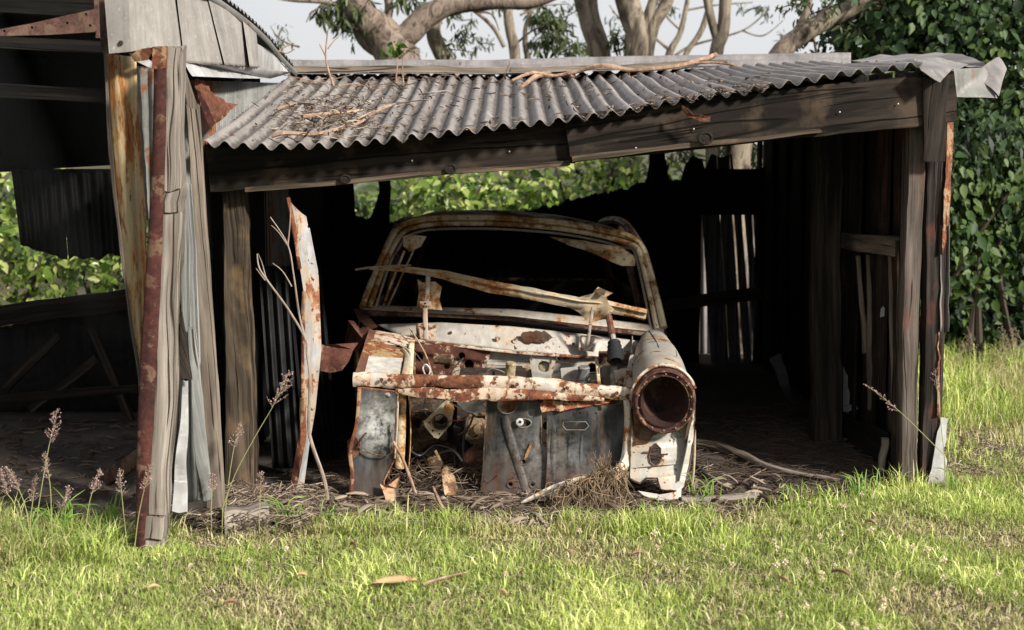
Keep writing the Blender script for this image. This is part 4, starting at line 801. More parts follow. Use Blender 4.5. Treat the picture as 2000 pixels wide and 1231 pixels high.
# things behind the holes
MB().plate(PP([(960, 772), (1016, 776), (1012, 812), (966, 812)], 6.60), thick=.005).build('baffle_backing', PAINT_CLEAN, car)
MB().plate(PP([(1026, 796), (1048, 796), (1048, 818), (1026, 818)], 6.58), thick=.005).build('baffle_backing', PAINT_CLEAN, car)
MB().plate(PP([(1088, 816), (1160, 816), (1150, 850), (1098, 850)], 6.60), thick=.005).build('baffle_backing', PAINT_CLEAN, car)
MB().plate(PP([(1052, 805), (1074, 803), (1072, 862), (1056, 866)], 6.58), [circ(1068, 832, 8, 9, Y=6.58)], thick=.005).build('baffle_backing', PAINT_CLEAN, car)
MB().plate(PP([(1162, 790), (1180, 790), (1180, 806), (1162, 806)], 6.56), thick=.005).build('baffle_backing', PAINT_CLEAN, car)
MB().lathe(P(1014, 823, 6.55), (.1, -1, .1), [(-.06, .014), (.03, .014), (.034, .018), (.036, .008), (.01, .007)], 14).build('pipe_stub', GALV_BRT, car)
for pth, wd in (([(984, 812), (1000, 870), (1030, 968)], .05), ([(1083, 815), (1080, 890), (1082, 965)], .03), ([(1112, 850), (1110, 900), (1108, 950)], .018), ([(1136, 850), (1134, 900), (1132, 940)], .016)):
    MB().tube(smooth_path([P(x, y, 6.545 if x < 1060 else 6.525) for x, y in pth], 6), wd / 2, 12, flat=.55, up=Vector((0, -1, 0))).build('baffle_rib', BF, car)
for (x, y, Y) in ((1022, 902, 6.54), (997, 946, 6.54), (1040, 946, 6.54)):
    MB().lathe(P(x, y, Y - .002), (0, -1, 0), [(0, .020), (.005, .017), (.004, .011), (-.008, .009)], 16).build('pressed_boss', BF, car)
MB().plate(PP([(1036, 865), (1041, 866), (1030, 893), (1024, 898), (1026, 888)], 6.533), thick=.002).build('rust_run', m_paint('ochre_run', (.34, .18, .08), amount=.5, sc=20), car)
# grille surround running down and left
gs = smooth_path(PP([(1222, 782, 6.47), (1226, 815, 6.47), (1227, 860, 6.47), (1222, 900, 6.46), (1204, 926, 6.42), (1160, 938, 6.38), (1110, 948, 6.35), (1060, 964, 6.32), (1018, 982, 6.30)]), 6)
MB().tube(gs, lerp_list([.016, .017, .018, .022, .028, .028, .024, .019, .004], len(gs)), 10, flat=.6, up=Vector((0, -1, 0)), jit=.5).build('grille_surround', m_paint('surround_paint', (.66, .63, .56), (.14, .045, .02), (.42, .18, .06), amount=.43, sc=7, seed=8.8), car)
# --- right fender: barrel over the lamp
Xo = .838
def barrel(u, v):
    Y = 6.44 + v * 1.34
    xo = np.interp(v, [0, .2, .6, 1], [.826, .850, .866, .860]); xi = np.interp(v, [0, .3, .7, 1], [.560, .578, .635, .70])
    zt = np.interp(v, [0, .12, .5, 1], [.622, .650, .655, .640]); zs = np.interp(v, [0, .3, 1], [.45, .42, .36])
    a = math.pi * u; cx = (xo + xi) / 2; rx = (xo - xi) / 2
    if u <= .001: pass
    ca = math.cos(a); e_ = .62 + .38 * max(0, 1 - v * 3); x = cx - rx * math.copysign(abs(ca) ** e_, ca); z = zs + (zt - zs) * max(0, math.sin(a)) ** (.62 + .18 * max(0, 1 - v * 3))
    return Vector((x, Y + .004 * noise.noise(Vector((u * 4, v * 5, 2))), z + .004 * noise.noise(Vector((u * 3, v * 4, 9)))))
MB().grid(barrel, 30, 30, .6, 1.3).build('fender', PAINT_FEND, car, solid=.004)
# fender cracks / seam over the crown
for pth in (([.50, .02], [.50, .45], [.46, .9]), ([.22, .62], [.45, .52], [.62, .55]), ([.12, .30], [.30, .26], [.5, .28], [.8, .22]), ([.62, .05], [.66, .3], [.7, .6]), ([.30, .8], [.5, .74], [.72, .78])):
    MB().tube(smooth_path([barrel(a, b) + Vector((0, 0, .0015)) for a, b in pth], 10), .0030, 5, jit=.6).build('fender_seam', DARKRUST, car)
# outer skin below the barrel, falling back
def skirt(u, v):
    Y = 6.46 + u * 1.32; b = barrel(1.0, u); z = b.z * (1 - v) + (.10 if u < .12 else .30 + .1 * math.sin(min(1, (u - .12) / .6) * 3.14) if u < .72 else .08) * v
    return Vector((b.x + .012 * math.sin(v * 3.14) - .05 * v * (1 if u < .2 else .3), Y, z))
MB().grid(skirt, 26, 12, 1.3, .4).build('fender_side', PAINT_FEND, car, solid=.004)
# front face below lamp
fp = [(1232, 800), (1238, 848), (1262, 838), (1300, 836), (1340, 816), (1356, 790), (1356, 850), (1348, 905), (1336, 950), (1326, 960), (1290, 956), (1284, 934), (1262, 934), (1250, 944), (1230, 934), (1231, 870)]
fpY = lambda x: 6.455 + max(0, (x - 1310) / 48) ** 2 * .10
hole = rugged([(1281, 866), (1290, 876), (1292, 892), (1286, 905), (1278, 910), (1270, 903), (1267, 890), (1272, 875)], 1.5, 6, 3)
MB().plate([P(x, y, fpY(x)) for x, y in rugged(fp, 1.2, 9, 6)], [[P(x, y, fpY(x)) for x, y in hole]], thick=.004, nrm=(0, -1, 0), sub=2, dent=.006).build('fender_front', PAINT_FEND, car)
rim([P(x, y, fpY(x)) for x, y in rugged(fp, 1.2, 9, 6)], .0035, DARKRUST, jit=.9); rim([P(x, y, fpY(x)) for x, y in hole], .004, DARKRUST)
MB().plate([P(x, y, 6.448) for x, y in rugged([(1237, 800), (1244, 812), (1262, 832), (1290, 842), (1272, 856), (1266, 866), (1248, 868), (1238, 872)], 2.0, 6, 8)], thick=.002).build('dark_patch', DARKRUST, car)  # dark patch on the fender, below and left of the lamp ring
MB().plate([P(x, y, 6.452) for x, y in rugged([(1352, 800), (1355, 806), (1346, 846), (1338, 862), (1342, 835)], 1.2, 6, 8)], thick=.002).build('dark_patch', DARKRUST, car)
for (x, y, r_) in ((1262, 884, 5), (1298, 888, 5)): MB().plate([P(x + dx, y + dy, 6.449) for dx, dy in ((-7, -1.4), (7, -2), (6, 1.5), (-7, 2))], thick=.002).build('slot', DARKRUST, car)
crumple([(1246, 958, 6.42), (1290, 966, 6.41), (1318, 962, 6.42), (1331, 954, 6.44), (1330, 972, 6.41), (1312, 980, 6.39), (1280, 976, 6.39), (1258, 968, 6.4)], PAINT_CLEAN, .008, 'torn_valance', car, 4, 2, .006)
ribbon([P(1357, 840, 6.62), P(1356, 900, 6.62), P(1352, 948, 6.62)], .012, .012, PAINT_BAR, 'wheel_arch_lip')
# lamp ring + bucket
lc = P(1298, 785, 6.40)
ax_ = Vector((-.03, -1, .02))
sc_ = 6.4 / FPX
MB().lathe(lc, ax_, [(-.05, 64 * sc_), (-.005, 61 * sc_), (.010, 59 * sc_), (.012, 57 * sc_), (-.004, 54 * sc_), (-.006, 50 * sc_), (.004, 48.5 * sc_), (-.004, 47.5 * sc_)], 44, 1.06).build('headlamp_ring', m_paint('lamp_ring_rust', (.16, .09, .075), (.035, .014, .012), (.095, .035, .026), amount=.56, sc=14, seed=4, edge=.06), car)
MB().lathe(lc, ax_, [(.004, 47 * sc_), (-.03, 46 * sc_), (-.10, 42 * sc_), (-.15, 32 * sc_), (-.175, 16 * sc_), (-.18, .001)], 40, 1.06).build('headlamp_bucket', m_paint('bucket_rust', (.045, .022, .018), (.025, .010, .008), (.045, .018, .012), amount=.55, sc=4, seed=7, hl=0, pits=.2), car)
MB().lathe(lc + Vector((-.008, .135, -.055)), ax_, [(0, .018), (.004, .016), (.0, .001)], 14).build('wire_hole', BLACKHOLE, car)
for k in range(14):
    a = 2 * math.pi * k / 14 + .2; r_ = 53.5 * sc_
    MB().lathe(lc + Vector((r_ * math.cos(a), -.012, r_ * 1.06 * math.sin(a))), ax_, [(0, .0042), (.004, .004), (.005, .0003)], 8).build('ring_screw', GALV_OLD, car)
ribbon([lc + Vector((math.cos(a) * 66 * sc_, .03, math.sin(a) * 72 * sc_)) for a in [R(d) for d in range(20, 165, 12)]], .014, .012, PAINT_RUSTY, 'lamp_brow', n=3, jit=.1)
ribbon([P(1240, 700, 7.0), P(1232, 735, 6.8), P(1236, 775, 6.5)], .05, .03, PAINT, 'fender_flange', jit=.2)
# --- engine bay
eng = MB().box((-.10, 7.15, .30), (.34, .5, .36)).build('engine_block', OIL, car)
MB().tube([P(812, 860, 6.9), P(835, 850, 6.86), P(870, 845, 6.85)], [.05, .055, .04], 12, jit=.2).build('exhaust_stub', OIL, car)
MB().tube([P(800, 800, 6.95), P(850, 800, 6.9), P(870, 790, 6.9)], [.05, .06, .04], 10, jit=.3).build('manifold', OIL, car)
A = [(828, 824), (870, 783), (878, 784), (886, 800), (882, 828), (856, 857), (848, 855), (830, 834)]
MB().plate(PP(A, 6.70), [circ(860, 824, 14, 14, Y=6.70), circ(845, 842, 2.5, Y=6.70, n=8), circ(874, 800, 2.5, Y=6.70, n=8), circ(838, 826, 2, Y=6.70, n=8), circ(858, 848, 2, Y=6.7, n=8)], thick=.02, sub=1).build('thermostat_flange', ALLOY, car)
MB().lathe(P(860, 824, 6.69), (0, -1, 0), [(-.10, .033), (-.01, .034), (.005, .040), (.006, .034), (-.09, .03)], 20).build('flange_throat', GRIME, car)
MB().plate(PP([(872, 790), (884, 788), (888, 800), (872, 815), (866, 806)], 6.69), thick=.006).build('gasket', m_paint('gasket', (.50, .24, .07), amount=.4, sc=20), car)
for (x, y, r1_, Y, m) in ((935, 838, .085, 6.85, GRIME), (938, 905, .09, 6.78, DARKRUST), (862, 905, .05, 7.0, GRIME)):
    MB().lathe(P(x, y, Y), (0, -1, 0), [(-.03, r1_ * .9), (-.02, r1_), (-.012, r1_ * .88), (-.004, r1_), (.004, r1_ * .96), (.0, r1_ * .8), (-.012, r1_ * .7), (-.010, r1_ * .35), (.012, r1_ * .3), (.014, .002)], 28).build('pulley', m, car)
ribbon([P(912, 815, 6.84), P(905, 870, 6.8), P(908, 925, 6.77)], .014, .02, RUBBER, 'fan_belt')
MB().box(P(935, 870, 6.95), (.22, .08, .30)).build('timing_cover', OIL, car)
crumple([(890, 775, 6.62), (915, 768, 6.6), (935, 785, 6.6), (948, 800, 6.62), (926, 806, 6.62), (905, 800, 6.6), (893, 788, 6.6)], GALV_BRT, .03, 'torn_foil', car, 3, 3, .002, 18)
ribbon([P(878, 786, 6.66), P(900, 798, 6.62), P(925, 806, 6.6), P(950, 800, 6.6)], .006, .006, GALV_BRT, 'cable')
ribbon([P(880, 822, 6.66), P(905, 820, 6.63), P(918, 806, 6.62)], .006, .006, GALV_OLD, 'cable')
ribbon([P(902, 900, 6.6), P(880, 880, 6.7), P(830, 900, 6.8)], .012, .012, RUBBER, 'hose')
for (x0_, y0_, x1_, y1_, Y, m) in ((840, 870, 905, 960, 6.95, OIL), (800, 900, 850, 960, 7.0, OIL), (800, 770, 830, 850, 7.1, OIL), (890, 830, 915, 880, 6.9, GALV_BLK2)):
    a_, b_ = P(x0_, y0_, Y), P(x1_, y1_, Y); MB().board(((a_.x + b_.x) / 2, Y, a_.z), ((a_.x + b_.x) / 2, Y, b_.z), b_.x - a_.x, .12, seg=6, jit=.02).build('engine_lump', m, car)
MB().grid(lambda u, v: Vector((-.60 + u * .06 , 6.6 + v * 1.1, .02 + u * .5)), 4, 8, .5, 1).build('chassis_leg', DARKRUST, car, solid=.02)
MB().grid(lambda u, v: Vector((.5 + u * .04, 6.62 + v * 1.0, .03 + u * .45)), 4, 8, .5, 1).build('chassis_leg', DARKRUST, car, solid=.02)
# --- separate loose pieces beside the car
o = crumple([(628, 673, 6.72), (655, 672, 6.70), (700, 670, 6.78), (690, 684, 6.72), (682, 705, 6.7), (668, 724, 6.7), (645, 728, 6.68), (626, 724, 6.7), (623, 700, 6.7)], PAINT_RED, .03, 'fender_remnant', car, 2, 3, .006, 8)
def doorp(u, v):
    px0 = np.interp(v, [0, .05, .3, .31, .5, .8, 1], [563, 570, 592, 594, 592, 592, 566]); px1 = np.interp(v, [0, .04, .25, .5, .7, .82, 1], [568, 598, 622, 628, 616, 604, 590])
    return P(px0 + (px1 - px0) * u, 386 + v * 592 + (14 * u * (1 - v) if v < .1 else 0), 6.42 + .10 * math.sin(u * 1.6) + .05 * v + .004 * noise.noise(Vector((u, v * 9, 3))))
o = MB().grid(doorp, 10, 50, .1, 1.3).build('car_panel', m_paint('panel_paint', (.42, .42, .42), (.12, .045, .025), (.3, .12, .06), amount=.42, sc=3.2, seed=6.3), solid=.003)
tag(o, 'tall narrow curved white car panel with rusty edge standing upright left of the car', 'car panel')
for (v0, v1) in ((0, .235), (.31, .66), (.66, 1.0)):
    MB().tube(smooth_path([doorp(0, v0 + (v1 - v0) * k / 8) + Vector((0, -.012, 0)) for k in range(9)], 4), .009 if v1 < .9 else .016, 7, jit=.5).build('rusty_edge', RUSTSHEET, o)
# straw clump caught on the surround: see plants

# ================================================================== VEGETATION
def leaf_mesh(name, pos, nrm, size, mat, tint, shape='broad', parent=None, droop=.0, spin=None):
    """many real folded leaves; pos (N,3), nrm (N,3) facing, size (N,)"""
    N = len(pos)
    if shape == 'broad':   T = np.array([(0, 0, 0), (.25, .22, .06), (.27, .50, .05), (0, 1.0, -.08), (-.27, .50, .05), (-.25, .22, .06), (0, .5, -.03)]); F = [(0, 1, 6), (1, 2, 6), (2, 3, 6), (3, 4, 6), (4, 5, 6), (5, 0, 6)]
    elif shape == 'long': T = np.array([(0, 0, 0), (.11, .35, .02), (.08, .75, -.04), (0, 1.0, -.12), (-.08, .75, -.04), (-.11, .35, .02)]); F = [(0, 1, 5), (1, 2, 4), (1, 4, 5), (2, 3, 4)]
    else: T = np.array([(0, 0, 0), (.3, .5, .05), (0, 1, 0), (-.3, .5, .05)]); F = [(0, 1, 2), (0, 2, 3)]
    n = nrm / (np.linalg.norm(nrm, axis=1, keepdims=True) + 1e-9)
    r = rng.normal(size=(N, 3)); r[:, 2] -= droop * 2.5; y = r - (r * n).sum(1, keepdims=True) * n; y /= np.linalg.norm(y, axis=1, keepdims=True) + 1e-9
    x = np.cross(y, n)
    V = pos[:, None, :] + size[:, None, None] * (T[None, :, 0, None] * x[:, None, :] + T[None, :, 1, None] * y[:, None, :] + T[None, :, 2, None] * n[:, None, :])
    K = len(T); Fa = (np.array(F)[None] + (np.arange(N) * K)[:, None, None]).reshape(-1, 3)
    return np_mesh(name, V.reshape(-1, 3), Fa, np.repeat(tint, K), mat, parent)
def np_mesh(name, V, F, tint, mat, parent=None):
    me = bpy.data.meshes.new(name); nv, nf, k = len(V), len(F), F.shape[1]
    me.vertices.add(nv); me.vertices.foreach_set('co', V.astype(np.float32).ravel())
    me.loops.add(nf * k); me.loops.foreach_set('vertex_index', F.astype(np.int32).ravel())
    me.polygons.add(nf); me.polygons.foreach_set('loop_start', np.arange(0, nf * k, k, dtype=np.int32)); me.polygons.foreach_set('loop_total', np.full(nf, k, np.int32))
    me.update(calc_edges=True)
    ca = me.color_attributes.new('tint', 'FLOAT_COLOR', 'POINT'); c = np.ones((nv, 4), np.float32); c[:, 0] = c[:, 1] = c[:, 2] = tint; ca.data.foreach_set('color', c.ravel())
    me.materials.append(mat); o = bpy.data.objects.new(name, me); return link(o, parent)
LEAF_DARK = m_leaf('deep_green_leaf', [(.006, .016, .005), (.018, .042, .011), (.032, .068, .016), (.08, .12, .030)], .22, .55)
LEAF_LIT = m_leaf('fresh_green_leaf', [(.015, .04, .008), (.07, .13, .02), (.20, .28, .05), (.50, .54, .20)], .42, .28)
LEAF_GUM = m_leaf('gum_leaf', [(.03, .045, .02), (.06, .085, .03), (.10, .13, .05)], .3, .5)
BARK = m_bark('gum_bark', [(.035, .028, .022), (.13, .10, .075), (.27, .225, .165), (.07, .052, .04)])
BARK2 = m_bark('pinkish_gum_bark', [(.03, .022, .018), (.11, .08, .062), (.24, .185, .145), (.06, .045, .035)], 6)
VINE = NT('vine_stem').done((.045, .033, .024), .9)
def clumps(n, cen, rad, per, spread, seed):
    r = np.random.default_rng(seed); c = r.normal(size=(n, 3)); c /= np.linalg.norm(c, axis=1, keepdims=True); c *= (r.random((n, 1)) ** .35); c = c * np.array(rad) + np.array(cen)
    p = np.repeat(c, per, 0) + r.normal(size=(n * per, 3)) * spread; return p
def bush(label, cen, rad, n, per, size, mat, shape='broad', seed=0, name='shrub', cat='shrub', group=None, droop=.3, spread=.12, tmean=.5, stems=2, bark=VINE, toward=.7):
    t = thing(name, label, cat, (cen[0], cen[1], 0), group)
    p = clumps(n, cen, rad, per, spread, seed); p = p[p[:, 2] > .03]
    r = np.random.default_rng(seed + 1); N = len(p)
    out = (p - np.array(cen)) / np.array(rad); nr = out * .8 + r.normal(size=(N, 3)) * .7 + np.array([0, -toward, .5])
    ct = np.repeat(r.random(n), per)[:N] if N == n * per else r.random(N)
    ti = np.clip(tmean + .30 * (ct - .5) + .28 * r.normal(size=N), 0, 1)
    leaf_mesh('foliage', p, nr, size * np.clip(r.lognormal(-.15, .38, N), .3, 1.7), mat, ti, shape, t, droop)
    rr = random.Random(seed)
    for k in range(stems):
        a = Vector((cen[0] + rr.uniform(-.4, .4) * rad[0], cen[1], 0)); b = Vector((cen[0] + rr.uniform(-.8, .8) * rad[0], cen[1] + rr.uniform(-.3, .3) * rad[1], cen[2] + rr.uniform(.2, .8) * rad[2]))
        MB().tube(smooth_path([a, a.lerp(b, .5) + Vector((rr.uniform(-.15, .15), 0, 0)), b], 5), lerp_list([.03, .02, .008], 11), 6, jit=.3).build('stem', bark, t)
    return t
# right-hand wall of vine
GR = 'green thicket behind and beside the sheds'
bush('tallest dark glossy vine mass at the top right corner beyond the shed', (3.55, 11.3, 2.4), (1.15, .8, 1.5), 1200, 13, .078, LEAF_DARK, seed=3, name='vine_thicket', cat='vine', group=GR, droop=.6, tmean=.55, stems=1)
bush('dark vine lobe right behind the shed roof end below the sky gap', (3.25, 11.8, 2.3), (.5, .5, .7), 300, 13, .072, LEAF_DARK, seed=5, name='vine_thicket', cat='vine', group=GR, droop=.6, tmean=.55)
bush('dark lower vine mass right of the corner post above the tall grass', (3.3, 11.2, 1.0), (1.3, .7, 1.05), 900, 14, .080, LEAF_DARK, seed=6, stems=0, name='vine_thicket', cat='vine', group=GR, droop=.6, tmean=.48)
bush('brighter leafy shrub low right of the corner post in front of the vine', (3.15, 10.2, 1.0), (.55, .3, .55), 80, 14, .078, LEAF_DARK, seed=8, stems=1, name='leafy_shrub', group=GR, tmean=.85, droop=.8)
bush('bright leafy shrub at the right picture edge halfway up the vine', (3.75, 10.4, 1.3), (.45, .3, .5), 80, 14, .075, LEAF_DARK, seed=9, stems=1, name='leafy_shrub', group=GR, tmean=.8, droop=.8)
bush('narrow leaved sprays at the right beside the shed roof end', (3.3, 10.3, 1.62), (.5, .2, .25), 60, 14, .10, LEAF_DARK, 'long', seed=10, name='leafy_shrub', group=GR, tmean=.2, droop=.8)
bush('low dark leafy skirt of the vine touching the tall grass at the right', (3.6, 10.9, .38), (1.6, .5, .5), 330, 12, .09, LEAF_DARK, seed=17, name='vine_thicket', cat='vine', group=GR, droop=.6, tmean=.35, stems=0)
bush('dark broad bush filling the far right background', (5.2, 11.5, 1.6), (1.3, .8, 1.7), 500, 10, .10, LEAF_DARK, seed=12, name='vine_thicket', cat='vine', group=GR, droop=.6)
# bright shrubs behind the lean-to back wall
for i, (x, y, z, rx, rz, t_, lab) in enumerate([
    (-.75, 12.3, .85, .75, .75, .55, 'bright shrub behind the shed seen through the gap at left of the car roof'),
    (.0, 12.6, .85, .7, .72, .6, 'bright shrub behind the shed seen through the gap above the car roof'),
    (.75, 12.5, 1.0, .7, .68, .6, 'bright shrub behind the shed seen through the gap above the right of the car roof'),
    (1.5, 12.9, .85, .7, .50, .35, 'duller shrub behind the shed seen through the gap at its right end')]):
    bush(lab, (x, y, z), (rx, .45, rz), 110, 15, .085, LEAF_LIT, seed=20 + i, name='leafy_shrub', group=GR, tmean=t_, droop=.5)
for i, (x, y, z, rx, rz, t_, lab) in enumerate([
    (-4.1, 11.2, .75, .7, .95, .6, 'bright shrub seen through the open rear of the left bay at the picture edge'),
    (-3.3, 11.5, .45, .6, .62, .55, 'bright shrub seen under the hanging sheets of the left bay'),
    (-2.7, 11.8, .4, .55, .62, .35, 'duller shrub seen through the rear of the left bay beside the yellow sheet'),
    (-4.9, 11.6, .8, .7, 1.1, .5, 'bright shrub beyond the left picture edge')]):
    bush(lab, (x, y, z), (rx, .45, rz), 100, 14, .085, LEAF_LIT, seed=40 + i, name='leafy_shrub', group=GR, tmean=t_, droop=.5)
# distant hedge mass so no bare horizon shows
p = np.stack([rng.uniform(-13, 13, 9000), rng.uniform(17, 19.5, 9000), rng.random(9000) ** .8 * 1.15], 1)
p[:, 2] *= 1 + .10 * np.sin(p[:, 0] * 1.3); nn = rng.normal(size=p.shape); nn[:, 1] -= 1; nn[:, 2] += .6
tag(leaf_mesh('distant_scrub', p, nn, rng.uniform(.12, .26, len(p)), LEAF_GUM, rng.random(len(p)), 'broad', None, .4), None, None, kind='stuff')

# gum trees
def tree(label, paths, seed, sprays=(), bark=BARK, Y=13.0, name='gum_tree'):
    """paths: list of (pixel path, [radii]) ; first is the trunk"""
    base = P(paths[0][0][0][0], 615, Y); t = thing(name, label, 'tree', (base.x, Y, 0), 'gum trees behind the sheds')
    rr = random.Random(seed)
    for i, (pp, rd) in enumerate(paths):
        q = [P(a[0], a[1], Y + (a[2] if len(a) > 2 else 0)) for a in pp]
        if i == 0: q = [Vector((q[0].x, Y, -.05))] + q; rd = [rd[0] * 1.25] + list(rd)
        sm = smooth_path(q, 6)
        MB().tube(sm, lerp_list(list(rd), len(sm)), 14, jit=.13).build('trunk' if i == 0 else 'branch', bark, t)
    pos = []; 
    for (cx, cy, sx, sy, n, ln) in sprays:
        tw = MB()
        for k in range(max(3, n // 14)):
            a = P(cx + rr.uniform(-.4, .4) * sx, cy + rr.uniform(-.2, .6) * sy, Y + rr.uniform(-.3, .3)); b = P(cx + rr.uniform(-1, 1) * sx, cy + rr.uniform(-1, 1) * sy, Y + rr.uniform(-.3, .3))
            pts = smooth_path([a, a.lerp(b, .5) + Vector((rr.uniform(-.05, .05), 0, rr.uniform(0, .06))), b], 4); tw.tube(pts, lerp_list([.007, .003], len(pts)), 5)
            for j in range(14):
                pos.append((pts[rr.randrange(len(pts) // 2, len(pts))] + Vector((rr.gauss(0, .03), rr.gauss(0, .03), rr.gauss(0, .03))), ln))
        tw.build('twigs', VINE, t)
    if pos:
        pa = np.array([p_[0][:] for p_ in pos]); sz = np.array([p_[1] for p_ in pos]); N = len(pa); nr = rng.normal(size=(N, 3)); nr[:, 1] -= 1
        leaf_mesh('crown', pa, nr, sz * rng.uniform(.6, 1.3, N), LEAF_GUM, rng.random(N), 'long', t, .9)
    return t
tree('thick twisted gum with a heavy limb curving right over the ridge, left of the others', [
    ([(900, 500), (880, 380), (840, 240), (778, 118), (742, 62), (700, 22), (690, -60)], [.15, .15, .17, .20, .16, .14, .13]),
    ([(735, 70), (790, 70), (828, 36), (880, 12), (960, 2), (1040, 4), (1120, -30)], [.10, .11, .11, .09, .08, .06, .05]),
    ([(805, 150), (800, 110), (785, 76)], [.06, .06, .06]),
    ([(700, 30), (712, 80), (760, 118)], [.09, .06, .05]),
    ([(690, 20), (640, 5), (560, 0), (500, -14)], [.03, .022, .014, .008]), ([(640, 6), (610, 24), (598, 44)], [.01, .008, .004]),
    ([(585, 92), (560, 84), (540, 70), (528, 50)], [.010, .008, .006, .003]), ([(740, 60), (760, 20), (750, -30)], [.05, .04, .035]), ([(905, 8), (925, 22), (960, 28), (975, 60)], [.016, .012, .009, .005])], 1,
    [(690, 40, 46, 42, 260, .10), (640, 20, 44, 30, 140, .10), (725, 15, 30, 20, 60, .10), (780, -10, 60, 20, 70, .11), (548, 80, 34, 30, 60, .07), (800, 98, 30, 12, 40, .09), (870, 94, 60, 10, 16, .08)], BARK2)
tree('slender upright gum just right of the thick twisted one', [([(905, 330), (882, 150), (860, 100), (846, 60), (858, 10), (850, -60)], [.07, .075, .075, .07, .06, .06])], 2, [(850, 20, 40, 24, 70, .10), (900, 60, 40, 30, 60, .09)], Y=13.4)
tree('thin forked gum right of the ridge seam with side shoots', [([(1012, 300), (1006, 110), (996, 60), (984, -40)], [.06, .055, .05, .045]), ([(985, 92), (960, 50), (918, 16), (880, -10)], [.022, .02, .015, .01]), ([(1034, 125), (1026, 85), (1030, 40), (1060, -20)], [.03, .028, .02, .015]), ([(1006, 88), (1040, 60), (1090, 40), (1130, 20)], [.012, .01, .008, .004]), ([(1015, 30), (1060, 12), (1110, 8)], [.012, .008, .004])], 3, [(1075, 60, 46, 52, 400, .12), (1110, 100, 60, 14, 60, .10), (960, 0, 40, 16, 24, .09)], Y=14)
tree('paired pale gum stems rising above the middle of the roof', [([(1190, 300), (1168, 110), (1148, 50), (1120, -60)], [.07, .075, .07, .06]), ([(1186, 130), (1178, 80), (1160, 20), (1160, -50)], [.045, .045, .04, .04])], 4, [(1210, 90, 30, 16, 40, .12)], Y=13.2)
tree('stout forked gum right of the roof middle, thickest of the upright ones', [([(1222, 400), (1228, 300), (1246, 110), (1240, 50), (1205, -60)], [.10, .10, .11, .11, .10]), ([(1262, 130), (1272, 60), (1300, 10), (1318, -50)], [.06, .06, .055, .05]), ([(1256, 60), (1290, -40)], [.05, .04])], 5, [], Y=12.9)
tree('thin grey leaning gum stem between two thicker trunks right of centre', [([(1290, 300), (1332, 125), (1372, 55), (1400, -50)], [.025, .025, .028, .025])], 6, [(1340, 300, 50, 14, 60, .12)], Y=13.6)
tree('curving gum with a fork, right of the thin leaning stem', [([(1392, 320), (1398, 115), (1412, 60), (1420, -50)], [.07, .065, .06, .05]), ([(1404, 90), (1390, 40), (1372, -40)], [.04, .04, .035])], 7, [(1470, 290, 60, 30, 190, .10)], Y=13.1)
tree('gum limb sweeping up to the right behind the right half of the roof', [([(1440, 300), (1512, 128), (1560, 72), (1640, 28), (1740, -20), (1800, -60)], [.10, .085, .075, .07, .06, .05]), ([(1530, 100), (1568, 40), (1590, -40)], [.035, .03, .02]), ([(1598, 118), (1592, 90), (1584, 30)], [.012, .01, .006])], 8, [(1600, 20, 60, 26, 60, .08), (1660, 60, 40, 24, 120, .08), (1700, 10, 60, 20, 80, .08), (1560, 8, 40, 14, 40, .08)], Y=11.0)

tree('distant slight gum whose thin tangled branches fill the sky over the roof', [
    ([(1290, 400), (1300, 140), (1330, 60), (1350, -40)], [.05, .045, .03, .02]),
    ([(1310, 100), (1260, 60), (1215, 40), (1190, 10)], [.018, .014, .01, .006]), ([(1330, 60), (1300, 30), (1290, 0)], [.014, .01, .006]),
    ([(1305, 120), (1350, 90), (1450, 60), (1500, 20)], [.02, .014, .01, .006]), ([(1340, 20), (1400, 10), (1470, 5)], [.014, .01, .006]), ([(1450, 60), (1490, 70), (1530, 40)], [.01, .008, .004])], 21,
    [(1120, 20, 40, 20, 60, .08), (1210, 60, 40, 40, 90, .08), (1110, 95, 50, 16, 90, .08), (1300, 10, 40, 14, 60, .08), (1460, 20, 60, 16, 60, .08), (950, 90, 40, 20, 50, .08), (1540, 70, 30, 20, 40, .07), (900, 40, 30, 20, 40, .08)], Y=15.5)
